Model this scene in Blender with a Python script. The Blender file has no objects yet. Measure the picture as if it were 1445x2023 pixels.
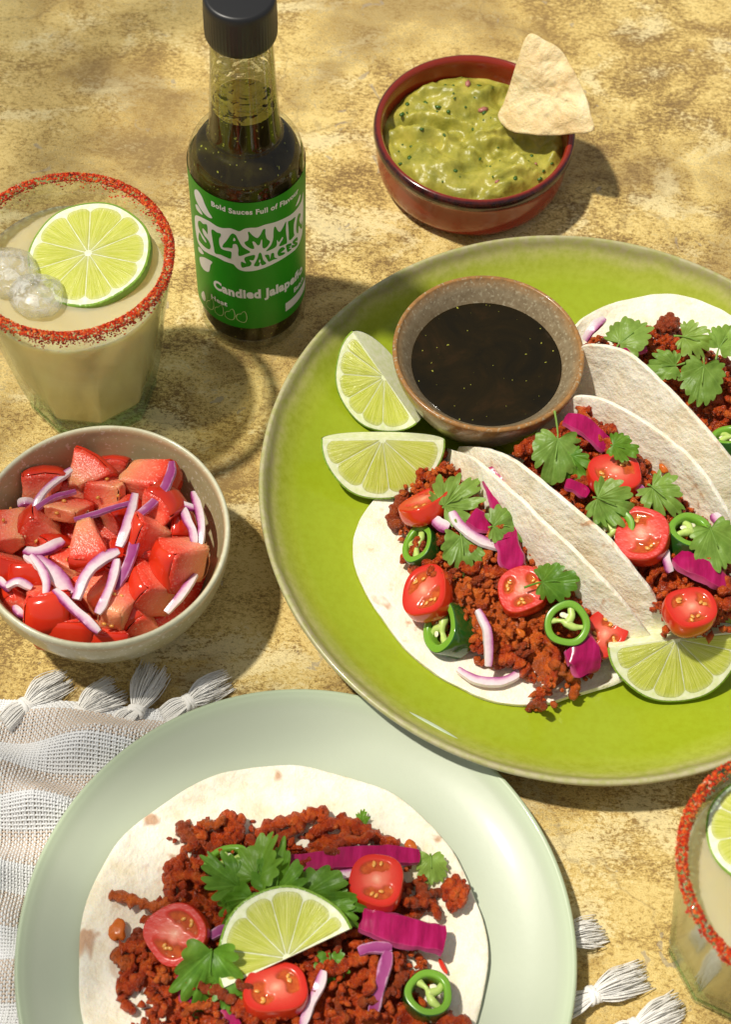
import bpy, bmesh, math, random
import numpy as np
from mathutils import Matrix, Vector

random.seed(7)
rng = np.random.default_rng(11)
scene = bpy.context.scene
col = scene.collection

# ------------------------------------------------------------------ camera
CAM_H, FPX, EL, ROLL, PCX, PCY = 594.0, 3330.0, math.radians(59.22), math.radians(3.57), 722.5, 1011.5
_F = np.array([0, math.cos(EL), -math.sin(EL)])
_R0 = np.array([1.0, 0, 0]); _U0 = np.array([0, math.sin(EL), math.cos(EL)])
_R = math.cos(ROLL) * _R0 + math.sin(ROLL) * _U0
_U = -math.sin(ROLL) * _R0 + math.cos(ROLL) * _U0
cam = bpy.data.cameras.new("camera")
cam.sensor_fit = 'VERTICAL'; cam.sensor_height = 36.0; cam.lens = 36.0 * FPX / 2023.0
cam.clip_start = 0.02; cam.clip_end = 50.0
cam.dof.use_dof = True; cam.dof.focus_distance = 0.665; cam.dof.aperture_fstop = 18.0
camo = bpy.data.objects.new("camera", cam); col.objects.link(camo)
camo.matrix_world = Matrix(((_R[0], _U[0], -_F[0], 0), (_R[1], _U[1], -_F[1], 0), (_R[2], _U[2], -_F[2], CAM_H * .001), (0, 0, 0, 1)))
scene.camera = camo

# ------------------------------------------------------------------ light
world = bpy.data.worlds.new("World"); scene.world = world; world.use_nodes = True
_bg = world.node_tree.nodes['Background']
_bg.inputs['Color'].default_value = (0.95, 0.97, 1.0, 1); _bg.inputs['Strength'].default_value = 0.34
sun = bpy.data.lights.new("sun", 'SUN'); sun.energy = 3.9; sun.angle = math.radians(2.6); sun.color = (1.0, 0.94, 0.83)
suno = bpy.data.objects.new("sun", sun); col.objects.link(suno)
suno.rotation_mode = 'QUATERNION'
suno.rotation_quaternion = Vector((0.44, -0.04, -1.0)).to_track_quat('-Z', 'Y')
suno.location = (-.6, .4, 1.4)
scene.view_settings.view_transform = 'Standard'
scene.view_settings.look = 'None'
scene.view_settings.gamma = 1.0
scene.view_settings.exposure = 0.06
scene.cycles.use_denoising = True
scene.cycles.max_bounces = 10
scene.cycles.transparent_max_bounces = 16
scene.cycles.sample_clamp_indirect = 6.0

# ------------------------------------------------------------------ helpers
def W(px, py, z=0.0):
    """point of the table scene (mm) seen at photo pixel px, py at height z"""
    d = _F + (px - PCX) / FPX * _R - (py - PCY) / FPX * _U
    t = (z - CAM_H) / d[2]
    return np.array([d[0] * t, d[1] * t, z])

def WL(pts, z=None):
    return np.array([W(p[0], p[1], p[2] if len(p) > 2 else z) for p in pts])

def _hash(ix, iy, iz, s):
    h = (ix * 374761393 + iy * 668265263 + iz * 1274126177 + s * 974711) & 0xFFFFFFFF
    h = ((h ^ (h >> 13)) * 1103515245) & 0xFFFFFFFF
    h = ((h ^ (h >> 16)) * 2246822519) & 0xFFFFFFFF
    return ((h ^ (h >> 15)) & 0xFFFFFF) / float(0xFFFFFF)

def vnoise(P, seed=0):
    P = np.asarray(P, float)
    I = np.floor(P).astype(np.int64); f = P - I; f = f * f * (3 - 2 * f)
    r = 0
    for dx in (0, 1):
        wx = f[:, 0] if dx else 1 - f[:, 0]
        for dy in (0, 1):
            wy = f[:, 1] if dy else 1 - f[:, 1]
            for dz in (0, 1):
                wz = f[:, 2] if dz else 1 - f[:, 2]
                r = r + wx * wy * wz * _hash(I[:, 0] + dx, I[:, 1] + dy, I[:, 2] + dz, seed)
    return r * 2 - 1

def fbm(P, seed=0, o=3):
    r = 0; a = 1.0; P = np.asarray(P, float)
    for k in range(o):
        r = r + a * vnoise(P * (2 ** k) + 13.7 * k, seed + k); a *= .5
    return r

def cr(pts, n, closed=False):
    """Catmull-Rom through pts, resampled to n points"""
    P = np.asarray(pts, float); m = len(P)
    t = np.linspace(0, m if closed else m - 1, n, endpoint=not closed)
    i = np.minimum(np.floor(t).astype(int), (m - 1) if closed else m - 2); u = (t - i)[:, None]
    if closed:
        a, b, c, d = P[(i - 1) % m], P[i % m], P[(i + 1) % m], P[(i + 2) % m]
    else:
        a = P[np.maximum(i - 1, 0)]; b = P[i]; c = P[i + 1]; d = P[np.minimum(i + 2, m - 1)]
    return .5 * ((2 * b) + (-a + c) * u + (2 * a - 5 * b + 4 * c - d) * u ** 2 + (-a + 3 * b - 3 * c + d) * u ** 3)

def nrm(v):
    v = np.asarray(v, float); return v / (np.linalg.norm(v) + 1e-12)

def tiltn(az, t):
    a, t = math.radians(az), math.radians(t)
    return np.array([math.sin(t) * math.cos(a), math.sin(t) * math.sin(a), math.cos(t)])

def mtx(loc, n=(0, 0, 1), spin=0.0, s=1.0):
    z = nrm(n); sp = math.radians(spin)
    xh = np.array([math.cos(sp), math.sin(sp), 0.0])
    x = nrm(xh - z * (xh @ z)); y = np.cross(z, x)
    L = np.asarray(loc, float) * .001
    return Matrix(((x[0] * s, y[0] * s, z[0] * s, L[0]), (x[1] * s, y[1] * s, z[1] * s, L[1]), (x[2] * s, y[2] * s, z[2] * s, L[2]), (0, 0, 0, 1)))

def build_mesh(name, V, F, mats, mi=None, smooth=True, attrs=None):
    me = bpy.data.meshes.new(name)
    if isinstance(F, np.ndarray):
        V = np.asarray(V, np.float32) * .001; k = F.shape[1]
        me.vertices.add(len(V)); me.vertices.foreach_set('co', V.ravel())
        me.loops.add(F.size); me.loops.foreach_set('vertex_index', F.astype(np.int32).ravel())
        me.polygons.add(len(F)); me.polygons.foreach_set('loop_start', np.arange(0, F.size, k, dtype=np.int32)); me.polygons.foreach_set('loop_total', np.full(len(F), k, dtype=np.int32))
        me.update(calc_edges=True)
    else:
        me.from_pydata((np.asarray(V, float) * .001).tolist(), [], [tuple(int(i) for i in f) for f in F])
    for m in (mats if isinstance(mats, (list, tuple)) else [mats]):
        me.materials.append(m)
    if mi is not None:
        me.polygons.foreach_set('material_index', np.asarray(mi, dtype=np.int32))
    if smooth:
        me.polygons.foreach_set('use_smooth', np.ones(len(me.polygons), dtype=bool))
    for k, v in (attrs or {}).items():
        a = me.attributes.new(k, 'FLOAT', 'POINT'); a.data.foreach_set('value', np.asarray(v, dtype=np.float32))
    me.update()
    return me

def link(name, me, parent=None, M=None):
    o = bpy.data.objects.new(name, me); col.objects.link(o)
    if parent is not None: o.parent = parent
    if M is not None: o.matrix_local = M
    return o

def mk(name, V, F, mats, mi=None, smooth=True, attrs=None, parent=None, M=None):
    return link(name, build_mesh(name, V, F, mats, mi, smooth, attrs), parent, M)

def tag(o, label, cat, group=None, kind=None):
    if label: o['label'] = label
    if cat: o['category'] = cat
    if group: o['group'] = group
    if kind: o['kind'] = kind
    return o

def empty(name, M, label, cat, group=None):
    o = bpy.data.objects.new(name, None); col.objects.link(o); o.empty_display_size = .01
    o.matrix_local = M
    return tag(o, label, cat, group)

def lathe(prof, n=96, mod=None):
    """surface of revolution of [(r,z)...]; points with r==0 become poles"""
    V = []; F = []; rows = []
    for r, z in prof:
        if r <= 1e-6:
            rows.append([len(V)]); V.append((0, 0, z))
        else:
            row = []
            for k in range(n):
                a = 2 * math.pi * k / n
                q = r * (mod(a, z) if mod else 1)
                row.append(len(V)); V.append((q * math.cos(a), q * math.sin(a), z))
            rows.append(row)
    for a, b in zip(rows[:-1], rows[1:]):
        for k in range(n):
            k2 = (k + 1) % n
            if len(a) == 1 and len(b) == 1: continue
            if len(a) == 1: F.append((a[0], b[k2], b[k]))
            elif len(b) == 1: F.append((a[k], a[k2], b[0]))
            else: F.append((a[k], a[k2], b[k2], b[k]))
    return np.array(V), F

def grid_faces(nu, nv, off=0, wrap_u=False, wrap_v=False):
    F = []
    for i in range(nu if wrap_u else nu - 1):
        for j in range(nv if wrap_v else nv - 1):
            i2, j2 = (i + 1) % nu, (j + 1) % nv
            F.append((off + i * nv + j, off + i2 * nv + j, off + i2 * nv + j2, off + i * nv + j2))
    return F

def tube(path, rad, n=8, capped=True, flat=1.0):
    """tube along path; rad scalar or per point"""
    P = np.asarray(path, float); m = len(P)
    rad = np.broadcast_to(np.asarray(rad, float), (m,))
    T = np.gradient(P, axis=0); T /= (np.linalg.norm(T, axis=1)[:, None] + 1e-12)
    up = np.array([0, 0, 1.0])
    V = []
    for i in range(m):
        x = np.cross(T[i], up)
        if np.linalg.norm(x) < .05: x = np.cross(T[i], np.array([1.0, 0, 0]))
        x = nrm(x); y = np.cross(x, T[i])
        for k in range(n):
            a = 2 * math.pi * k / n
            V.append(P[i] + rad[i] * (math.cos(a) * x + flat * math.sin(a) * y))
    F = grid_faces(m, n, 0, False, True)
    if capped:
        F.append(tuple(range(n))); F.append(tuple(reversed(range((m - 1) * n, m * n))))
    return np.array(V), F

def threads(paths, rads, n=5, flat=.7):
    """many thin open tubes as one vertex and one quad array"""
    VV = []; FF = []; o = 0
    for P, rad in zip(paths, rads):
        m = len(P); T = np.gradient(P, axis=0); T /= np.linalg.norm(T, axis=1)[:, None] + 1e-12
        x = np.cross(T, (0, 0, 1.0)); x /= np.linalg.norm(x, axis=1)[:, None] + 1e-9; y = np.cross(x, T)
        a = 2 * math.pi * np.arange(n) / n
        VV.append((P[:, None] + rad * (np.cos(a)[None, :, None] * x[:, None] + flat * np.sin(a)[None, :, None] * y[:, None])).reshape(-1, 3))
        i = np.arange(m - 1)[:, None] * n; k = np.arange(n)[None]; k2 = (k + 1) % n
        FF.append((np.stack([i + k, i + n + k, i + n + k2, i + k2], -1) + o).reshape(-1, 4)); o += m * n
    return np.vstack(VV), np.vstack(FF)

def merge(parts):
    V = []; F = []; o = 0
    for v, f in parts:
        V.append(np.asarray(v, float)); F += [tuple(i + o for i in g) for g in f]; o += len(v)
    return np.vstack(V), F

def ico(sub=2):
    bm = bmesh.new(); bmesh.ops.create_icosphere(bm, subdivisions=sub, radius=1.0)
    V = np.array([v.co[:] for v in bm.verts]); F = [tuple(v.index for v in f.verts) for f in bm.faces]
    bm.free(); return V, F
ICO1, ICO2, ICO3 = ico(1), ico(2), ico(3)

# ------------------------------------------------------------------ materials
class NT:
    def __init__(s, name):
        s.m = bpy.data.materials.new(name); s.m.use_nodes = True; s.t = s.m.node_tree; s.t.nodes.clear()
        s.out = s.t.nodes.new('ShaderNodeOutputMaterial'); s.tc = None
    def n(s, typ, props=None, **inp):
        nd = s.t.nodes.new(typ)
        for k, v in (props or {}).items(): setattr(nd, k, v)
        for k, v in inp.items():
            s.set(nd, k.replace('_', ' ') if k.replace('_', ' ') in [i.name for i in nd.inputs] else k, v)
        return nd
    def set(s, nd, key, v):
        i = nd.inputs[key] if not isinstance(key, int) else nd.inputs[key]
        if isinstance(v, bpy.types.NodeSocket): s.t.links.new(v, i)
        else:
            if hasattr(i.default_value, '__len__') and not isinstance(v, str) and hasattr(v, '__len__') and len(v) == 3 and len(i.default_value) == 4: v = (*v, 1)
            i.default_value = v
    def coord(s, kind='Object'):
        if s.tc is None: s.tc = s.t.nodes.new('ShaderNodeTexCoord')
        return s.tc.outputs[kind]
    def map(s, scale=(1, 1, 1), rot=(0, 0, 0), vec=None, loc=(0, 0, 0)):
        return s.n('ShaderNodeMapping', Vector=vec if vec is not None else s.coord(), Scale=scale, Rotation=rot, Location=loc).outputs[0]
    def noise(s, scale, detail=4, rough=.55, vec=None, dist=0.0):
        return s.n('ShaderNodeTexNoise', Vector=vec if vec is not None else s.coord(), Scale=scale, Detail=detail, Roughness=rough, Distortion=dist).outputs['Fac']
    def voro(s, scale, vec=None, feature='F1', out='Distance'):
        return s.n('ShaderNodeTexVoronoi', {'feature': feature}, Vector=vec if vec is not None else s.coord(), Scale=scale).outputs[out]
    def ramp(s, fac, stops, interp='LINEAR'):
        r = s.n('ShaderNodeValToRGB', Fac=fac); e = r.color_ramp; e.interpolation = interp
        while len(e.elements) < len(stops): e.elements.new(.5)
        for el, (p, c) in zip(e.elements, stops):
            el.position = p; el.color = (*c, 1) if hasattr(c, '__len__') else (c, c, c, 1)
        return r.outputs[0]
    def mix(s, fac, a, b, blend='MIX'):
        nd = s.t.nodes.new('ShaderNodeMix'); nd.data_type = 'RGBA'; nd.blend_type = blend
        for k, v in ((0, fac), (6, a), (7, b)):
            s.set(nd, k, v)
        return nd.outputs[2]
    def math(s, op, a, b=0.0):
        nd = s.t.nodes.new('ShaderNodeMath'); nd.operation = op; s.set(nd, 0, a); s.set(nd, 1, b); return nd.outputs[0]
    def attr(s, name):
        return s.n('ShaderNodeAttribute', {'attribute_name': name}).outputs['Fac']
    def bump(s, h, strength=.3, dist=.001, normal=None):
        b = s.n('ShaderNodeBump', Height=h, Strength=strength, Distance=dist)
        if normal is not None: s.set(b, 'Normal', normal)
        return b.outputs[0]
    def pbr(s, **kw):
        p = s.t.nodes.new('ShaderNodeBsdfPrincipled')
        names = {'color': 'Base Color', 'rough': 'Roughness', 'metal': 'Metallic', 'normal': 'Normal', 'spec': 'Specular IOR Level', 'sss': 'Subsurface Weight', 'sssr': 'Subsurface Radius', 'ssss': 'Subsurface Scale', 'trans': 'Transmission Weight', 'ior': 'IOR', 'coat': 'Coat Weight', 'coatr': 'Coat Roughness', 'sheen': 'Sheen Weight', 'alpha': 'Alpha'}
        for k, v in kw.items(): s.set(p, names[k], v)
        return p
    def done(s, node):
        s.t.links.new(node.outputs[0] if not isinstance(node, bpy.types.NodeSocket) else node, s.out.inputs['Surface']); return s.m

def m_table():
    t = NT('distressed_gold_board')
    big = t.noise(6, 3, .55); mid = t.noise(38, 5, .65, t.map((.9, 1.15, 1), (0, 0, .4)), .6)
    fine = t.noise(520, 6, .85, t.map((.75, 1.3, 1), (0, 0, .15)), .4); grit = t.noise(1500, 2, .6)
    base = t.math('ADD', t.math('MULTIPLY', big, .45), t.math('MULTIPLY', mid, .55))
    v = t.math('ADD', base, t.math('MULTIPLY', t.math('SUBTRACT', fine, .5), 1.0))
    v = t.math('ADD', v, t.math('MULTIPLY', t.math('SUBTRACT', grit, .5), .30))
    leaf = t.ramp(v, [(.38, (0, 0, 0)), (.47, (.45, .45, .45)), (.57, (1, 1, 1))])
    c = t.ramp(leaf, [(0, (.215, .130, .038)), (.28, (.40, .26, .072)), (.60, (.68, .485, .145)), (1, (.86, .67, .265))])
    zone = t.ramp(t.noise(5, 2, .5, t.map(loc=(2, 4, 0))), [(.42, 0.0), (.66, .45)])
    c = t.mix(t.math('MULTIPLY', zone, .8), c, (.58, .37, .11))
    pale = t.ramp(t.math('ADD', t.noise(24, 4, .6, t.map((.9, 1.3, 1), (0, 0, .2), loc=(3, 1, 0)), .6), t.math('MULTIPLY', t.math('SUBTRACT', fine, .5), .75)), [(.55, 0.0), (.62, .68)])
    c = t.mix(pale, c, (.90, .77, .42))
    dark2 = t.ramp(t.math('ADD', t.noise(10, 3, .55, t.map(loc=(1, 6, 0)), .4), t.math('MULTIPLY', t.math('SUBTRACT', fine, .5), .9)), [(.55, 0.0), (.63, .60)])
    c = t.mix(dark2, c, (.27, .175, .065))
    chips = t.ramp(t.noise(75, 3, .5, t.map(loc=(7, 2, 0)), 1.5), [(.70, 0.0), (.712, 1.0)])
    c = t.mix(t.math('MULTIPLY', chips, .55), c, (.36, .31, .25))
    c = t.mix(t.ramp(grit, [(.62, 0.0), (.74, .30)]), c, (.20, .12, .04))
    c = t.mix(t.ramp(t.noise(300, 5, .8, t.map((.25, 2.2, 1), (0, 0, .5))), [(.62, 0.0), (.70, .35)]), c, (.92, .80, .48))
    dv = t.n('ShaderNodeVectorMath', {'operation': 'MULTIPLY_ADD'})
    t.set(dv, 0, t.n('ShaderNodeTexNoise', Vector=t.coord(), Scale=30, Detail=4).outputs['Color']); t.set(dv, 1, (.05, .05, .05)); t.set(dv, 2, t.coord())
    ck = t.ramp(t.voro(7, dv.outputs[0], 'DISTANCE_TO_EDGE'), [(0, 1.0), (.006, 0.0)])
    c = t.mix(t.math('MULTIPLY', ck, .35), c, (.20, .12, .05))
    b = t.bump(t.math('ADD', t.math('MULTIPLY', fine, .7), t.math('MULTIPLY', grit, .5)), .8, .0009)
    r = t.ramp(leaf, [(0, .70), (1, .42)])
    return t.done(t.pbr(color=c, rough=r, metal=t.math('MULTIPLY', leaf, .22), normal=b))

def m_simple(name, color, rough=.5, **kw):
    t = NT(name); return t.done(t.pbr(color=color, rough=rough, **kw))

def m_clear(name, tint=(.93, .97, .94), bumpy=0.0, ior=1.5, gl=.02, edge=None):
    """thin clear glass: mirror by Fresnel over straight-through light"""
    t = NT(name)
    lw = t.n('ShaderNodeLayerWeight', Blend=.35).outputs['Facing']
    tr = t.n('ShaderNodeBsdfTransparent', Color=t.mix(t.ramp(lw, [(.45, 0.0), (1, 1.0)]), tint, edge or tint)); g = t.n('ShaderNodeBsdfGlossy', Roughness=gl)
    bf = t.n('ShaderNodeNewGeometry').outputs['Backfacing']
    fr = t.n('ShaderNodeFresnel', IOR=t.math('ADD', ior, t.math('MULTIPLY', bf, 1 / ior - ior)))
    if bumpy:
        nm = t.bump(t.noise(420, 3, .6), bumpy, .001); t.set(g, 'Normal', nm); t.set(fr, 'Normal', nm)
    mx = t.n('ShaderNodeMixShader'); t.set(mx, 0, fr.outputs[0]); t.set(mx, 1, tr.outputs[0]); t.set(mx, 2, g.outputs[0])
    return t.done(mx)

def m_mince():
    t = NT('spiced_mince')
    v = t.n('ShaderNodeObjectInfo').outputs['Random']
    pos = t.n('ShaderNodeVectorMath', {'operation': 'ADD'}); t.set(pos, 0, t.coord()); t.set(pos, 1, t.n('ShaderNodeObjectInfo').outputs['Random'])
    n1 = t.noise(210, 4, .65, pos.outputs[0]); n2 = t.noise(1000, 4, .7, pos.outputs[0])
    c = t.ramp(n1, [(.26, (.11, .010, .003)), (.40, (.36, .030, .004)), (.54, (.60, .078, .008)), (.68, (.74, .165, .020)), (.85, (.74, .36, .15))])
    c = t.mix(t.ramp(v, [(0, 0.0), (.5, .15), (1, .55)]), c, (.38, .036, .005))
    c = t.mix(t.ramp(v, [(.78, 0.0), (.82, .5)]), c, (.20, .050, .018))
    c = t.mix(t.ramp(v, [(.10, .35), (.14, 0.0)]), c, (.74, .20, .03))
    c = t.mix(t.ramp(n2, [(.60, 0.0), (.72, .55)]), c, (.70, .22, .05))
    c = t.mix(t.ramp(n2, [(.26, .6), (.38, 0.0)]), c, (.075, .010, .003))
    b = t.bump(t.math('ADD', n2, t.math('MULTIPLY', n1, .8)), 1.0, .0016)
    return t.done(t.pbr(color=c, rough=t.ramp(n2, [(.35, .10), (.65, .34)]), normal=b, spec=.5))

def m_tortilla():
    t = NT('flour_tortilla')
    n1 = t.noise(85, 5, .65); n2 = t.noise(300, 4, .6)
    c = t.ramp(n1, [(.32, (.80, .70, .50)), (.48, (.89, .82, .66)), (.70, (.92, .88, .77))])
    toast = t.ramp(t.noise(46, 3, .55, t.map(loc=(2, 5, 1)), .7), [(.645, 0.0), (.70, .75)])
    c = t.mix(toast, c, (.50, .23, .09))
    c = t.mix(t.ramp(t.noise(28, 4, .6, t.map(loc=(4, 8, 3)), .8), [(.60, 0.0), (.70, .22)]), c, (.84, .50, .22))
    c = t.mix(t.ramp(t.noise(120, 3, .6, t.map(loc=(9, 3, 1))), [(.66, 0.0), (.74, .45)]), c, (.66, .42, .20))
    b = t.bump(t.math('ADD', t.math('MULTIPLY', n1, 1.6), n2), .42, .0022)
    return t.done(t.pbr(color=c, rough=.62, normal=b, sss=.25, sssr=(1, .7, .4), ssss=.002, spec=.3))

def m_lime_flesh():
    t = NT('lime_flesh')
    ang, rad = t.attr('ang'), t.attr('rad')
    cb = t.n('ShaderNodeCombineXYZ', X=t.math('MULTIPLY', ang, 1.6), Y=t.math('MULTIPLY', rad, .10), Z=t.n('ShaderNodeObjectInfo').outputs['Random']).outputs[0]
    f = t.noise(14, 4, .6, cb, .6)
    c = t.ramp(f, [(.30, (.43, .48, .035)), (.5, (.60, .63, .10)), (.68, (.78, .78, .30)), (.80, (.87, .87, .52))])
    c = t.mix(t.ramp(rad, [(0, .35), (.35, 0.0), (.9, 0.0), (1, .4)]), c, (.78, .80, .48))
    b = t.bump(t.math('ADD', f, t.math('MULTIPLY', t.noise(700, 2), .25)), .55, .0012)
    return t.done(t.pbr(color=c, rough=.18, normal=b, sss=.45, sssr=(1, 1, .35), ssss=.003, spec=.5))

def m_lime_rind():
    t = NT('lime_rind')
    n = t.noise(90, 3); v = t.voro(750)
    c = t.ramp(n, [(.3, (.085, .22, .015)), (.7, (.23, .42, .035))])
    c = t.mix(t.ramp(t.attr('edge'), [(0, 0.0), (1, .55)]), c, (.40, .58, .08))
    return t.done(t.pbr(color=c, rough=.3, normal=t.bump(v, .5, .0006), spec=.5, sss=.1, sssr=(.6, 1, .2), ssss=.001))

def m_pith():
    t = NT('lime_pith')
    c = t.ramp(t.noise(400, 3), [(.3, (.70, .76, .40)), (.7, (.88, .89, .68))])
    return t.done(t.pbr(color=c, rough=.45, sss=.3, sssr=(1, 1, .6), ssss=.002))

def m_tom_flesh():
    t = NT('tomato_flesh')
    d = t.attr('depth'); n = t.noise(240, 4, .6); n2 = t.noise(1100, 2)
    dd = t.math('ADD', d, t.math('MULTIPLY', t.math('SUBTRACT', n, .5), .5))
    c = t.ramp(dd, [(0, (.74, .032, .012)), (.22, (.84, .090, .048)), (.52, (.90, .21, .125)), (1, (.88, .36, .16))])
    c = t.mix(t.ramp(n2, [(.56, 0.0), (.72, .45)]), c, (.88, .55, .42))
    return t.done(t.pbr(color=c, rough=.25, normal=t.bump(t.math('ADD', n2, n), .4, .0010), sss=.45, sssr=(1, .3, .18), ssss=.004))

def m_tom_skin():
    t = NT('tomato_skin')
    c = t.ramp(t.noise(70, 2), [(.3, (.56, .016, .006)), (.7, (.68, .045, .010))])
    return t.done(t.pbr(color=c, rough=.16, sss=.15, sssr=(1, .15, .08), ssss=.002, coat=.3, coatr=.08))

def m_tom_face():
    t = NT('cherry_tomato_cut_face')
    g = t.attr('gel'); r = t.attr('rad'); n = t.noise(420, 4, .6)
    c = t.ramp(t.math('ADD', r, t.math('MULTIPLY', t.math('SUBTRACT', n, .5), .15)), [(0, (.82, .40, .27)), (.22, (.74, .18, .11)), (.6, (.64, .060, .034)), (1, (.58, .018, .008))])
    gel = t.ramp(n, [(.3, (.36, .040, .008)), (.7, (.60, .12, .02))])
    c = t.mix(g, c, gel)
    return t.done(t.pbr(color=c, rough=t.ramp(g, [(0, .24), (1, .06)]), normal=t.bump(n, .25, .0006), sss=.25, sssr=(1, .22, .1), ssss=.0025))

def m_onion():
    t = NT('red_onion')
    s = t.attr('side'); n = t.noise(300, 3, .6)
    x = t.math('ADD', s, t.math('MULTIPLY', t.math('SUBTRACT', n, .5), .35))
    c = t.ramp(x, [(0, (.80, .70, .68)), (.5, (.74, .57, .62)), (.76, (.55, .24, .40)), (.92, (.34, .05, .20)), (1, (.24, .02, .13))])
    c = t.mix(t.ramp(t.voro(520), [(0, .25), (.5, 0.0)]), c, (.60, .28, .48))
    return t.done(t.pbr(color=c, rough=.24, sss=.35, sssr=(1, .6, .8), ssss=.0022, normal=t.bump(n, .2, .0006)))

def m_onion_deep():
    t = NT('red_onion_skin_side')
    x = t.math('ADD', t.attr('side'), t.math('MULTIPLY', t.math('SUBTRACT', t.noise(240, 3, .6), .5), .5))
    c = t.ramp(x, [(0, (.62, .40, .50)), (.2, (.36, .07, .22)), (.8, (.27, .03, .16)), (1, (.52, .24, .40))])
    return t.done(t.pbr(color=c, rough=.25, sss=.2, sssr=(1, .4, .7), ssss=.0015))

def m_cabbage():
    t = NT('pickled_red_cabbage')
    n = t.noise(120, 4, .6, t.map((3, .6, 1))); s = t.attr('side')
    c = t.ramp(n, [(.25, (.19, .001, .042)), (.5, (.33, .003, .075)), (.75, (.45, .012, .125))])
    c = t.mix(t.ramp(s, [(0, .55), (.10, 0.0), (.88, 0.0), (1, .55)]), c, (.62, .16, .32))
    return t.done(t.pbr(color=c, rough=.24, normal=t.bump(n, .15, .0010), spec=.35, sss=.1, sssr=(1, .1, .3), ssss=.0015))

def m_leaf(name, lo, hi):
    t = NT(name)
    v = t.attr('vein'); n = t.noise(220, 4, .6)
    c = t.ramp(n, [(.3, lo), (.7, hi)])
    rv = t.n('ShaderNodeObjectInfo').outputs['Random']
    c = t.mix(t.ramp(rv, [(0, .45), (.4, 0.0)]), c, tuple(x * .62 for x in lo))
    c = t.mix(t.ramp(rv, [(.6, 0.0), (1, .5)]), c, (hi[0] * 1.35, hi[1] * 1.12, hi[2] * 1.2))
    c = t.mix(t.math('MULTIPLY', v, .22), c, tuple(min(1, x * 1.7 + .03) for x in hi))
    b = t.bump(t.math('ADD', t.noise(700, 3), t.math('MULTIPLY', v, -1.0)), .3, .0005)
    p = t.pbr(color=c, rough=.40, normal=b, spec=.4)
    tr = t.n('ShaderNodeBsdfTranslucent', Color=t.mix(.5, c, (.30, .50, .03)))
    mx = t.n('ShaderNodeMixShader', Fac=.36); t.set(mx, 1, p.outputs[0]); t.set(mx, 2, tr.outputs[0])
    return t.done(mx)

def m_ceramic(name, stops, var, rough=.2, speck=None, speck_scale=900, crackle=0.0, dotsz=(.0, .2), coat=.12):
    """glaze coloured by the 'gl' attribute (0 centre/inside .. 1 lip) like a real dipped glaze"""
    t = NT(name)
    n = t.noise(9, 3); n2 = t.noise(330, 4, .65)
    x = t.math('ADD', t.attr('gl'), t.math('MULTIPLY', t.math('SUBTRACT', t.noise(60, 4), .5), var[0]))
    c = t.ramp(x, stops)
    c = t.mix(t.ramp(n2, [(.35, var[1]), (.6, 0.0)]), c, var[2])
    if speck:
        c = t.mix(t.ramp(t.noise(speck_scale, 2, .4), [(dotsz[0], 0.0), (dotsz[1], .75)]), c, speck)
    h = t.math('MULTIPLY', n2, .5)
    if crackle:
        e = t.voro(170, t.map(), 'DISTANCE_TO_EDGE')
        c = t.mix(t.math('MULTIPLY', t.ramp(e, [(0, 1.0), (.03, 0.0)]), crackle), c, (.30, .36, .02))
    return t.done(t.pbr(color=c, rough=rough, normal=t.bump(h, .12, .0005), coat=coat, coatr=.08, spec=.3))

MT = {
 'table': m_table(),
 'mince': m_mince(), 'tortilla': m_tortilla(), 'lime_flesh': m_lime_flesh(), 'lime_rind': m_lime_rind(), 'pith': m_pith(),
 'tom_flesh': m_tom_flesh(), 'tom_skin': m_tom_skin(), 'tom_face': m_tom_face(), 'onion': m_onion(), 'cabbage': m_cabbage(), 'onion_deep': m_onion_deep(),
 'leaf': m_leaf('coriander_leaf_green', (.155, .30, .035), (.28, .46, .085)),
 'leaf_deep': m_leaf('coriander_leaf_deep_green', (.085, .235, .012), (.18, .39, .035)),
 'seed': m_simple('pale_seed', (.84, .78, .56), .3, sss=.3, sssr=(1, .8, .4), ssss=.001),
 'tseed': m_simple('tomato_seed', (.70, .33, .07), .2, sss=.3, sssr=(1, .6, .2), ssss=.001),
 'jskin': m_simple('jalapeno_skin', (.018, .085, .010), .14, coat=.4, coatr=.05),
 'jflesh': m_simple('jalapeno_flesh', (.17, .36, .030), .25, sss=.3, sssr=(.7, 1, .2), ssss=.0015),
 'jpith': m_simple('jalapeno_rib', (.50, .64, .17), .35, sss=.3, sssr=(.8, 1, .3), ssss=.0015),
 'carrot': m_simple('orange_pepper', (.56, .13, .012), .25, sss=.3, sssr=(1, .4, .1), ssss=.002),
 'cap': m_simple('black_plastic', (.012, .012, .013), .38),
 'label': m_simple('green_label', (.020, .27, .010), .40, spec=.25),
 'print': m_simple('label_white_print', (.80, .77, .76), .45),
 'line_print': m_simple('label_cream_print', (.74, .78, .42), .45),
 'clear': m_clear('bottle_glass', (.95, .96, .92)),
 'tumbler': m_clear('tumbler_glass', (.97, .985, .96), .10, edge=(.74, .84, .76)),
}
def m_thick(name, color, rough=.03):
    t = NT(name); return t.done(t.pbr(color=color, rough=rough, trans=1.0, ior=1.5))
MT['aqua'] = m_clear('thick_aqua_glass', (.82, .94, .88), .0, 1.5, .02, (.46, .64, .56))
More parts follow.
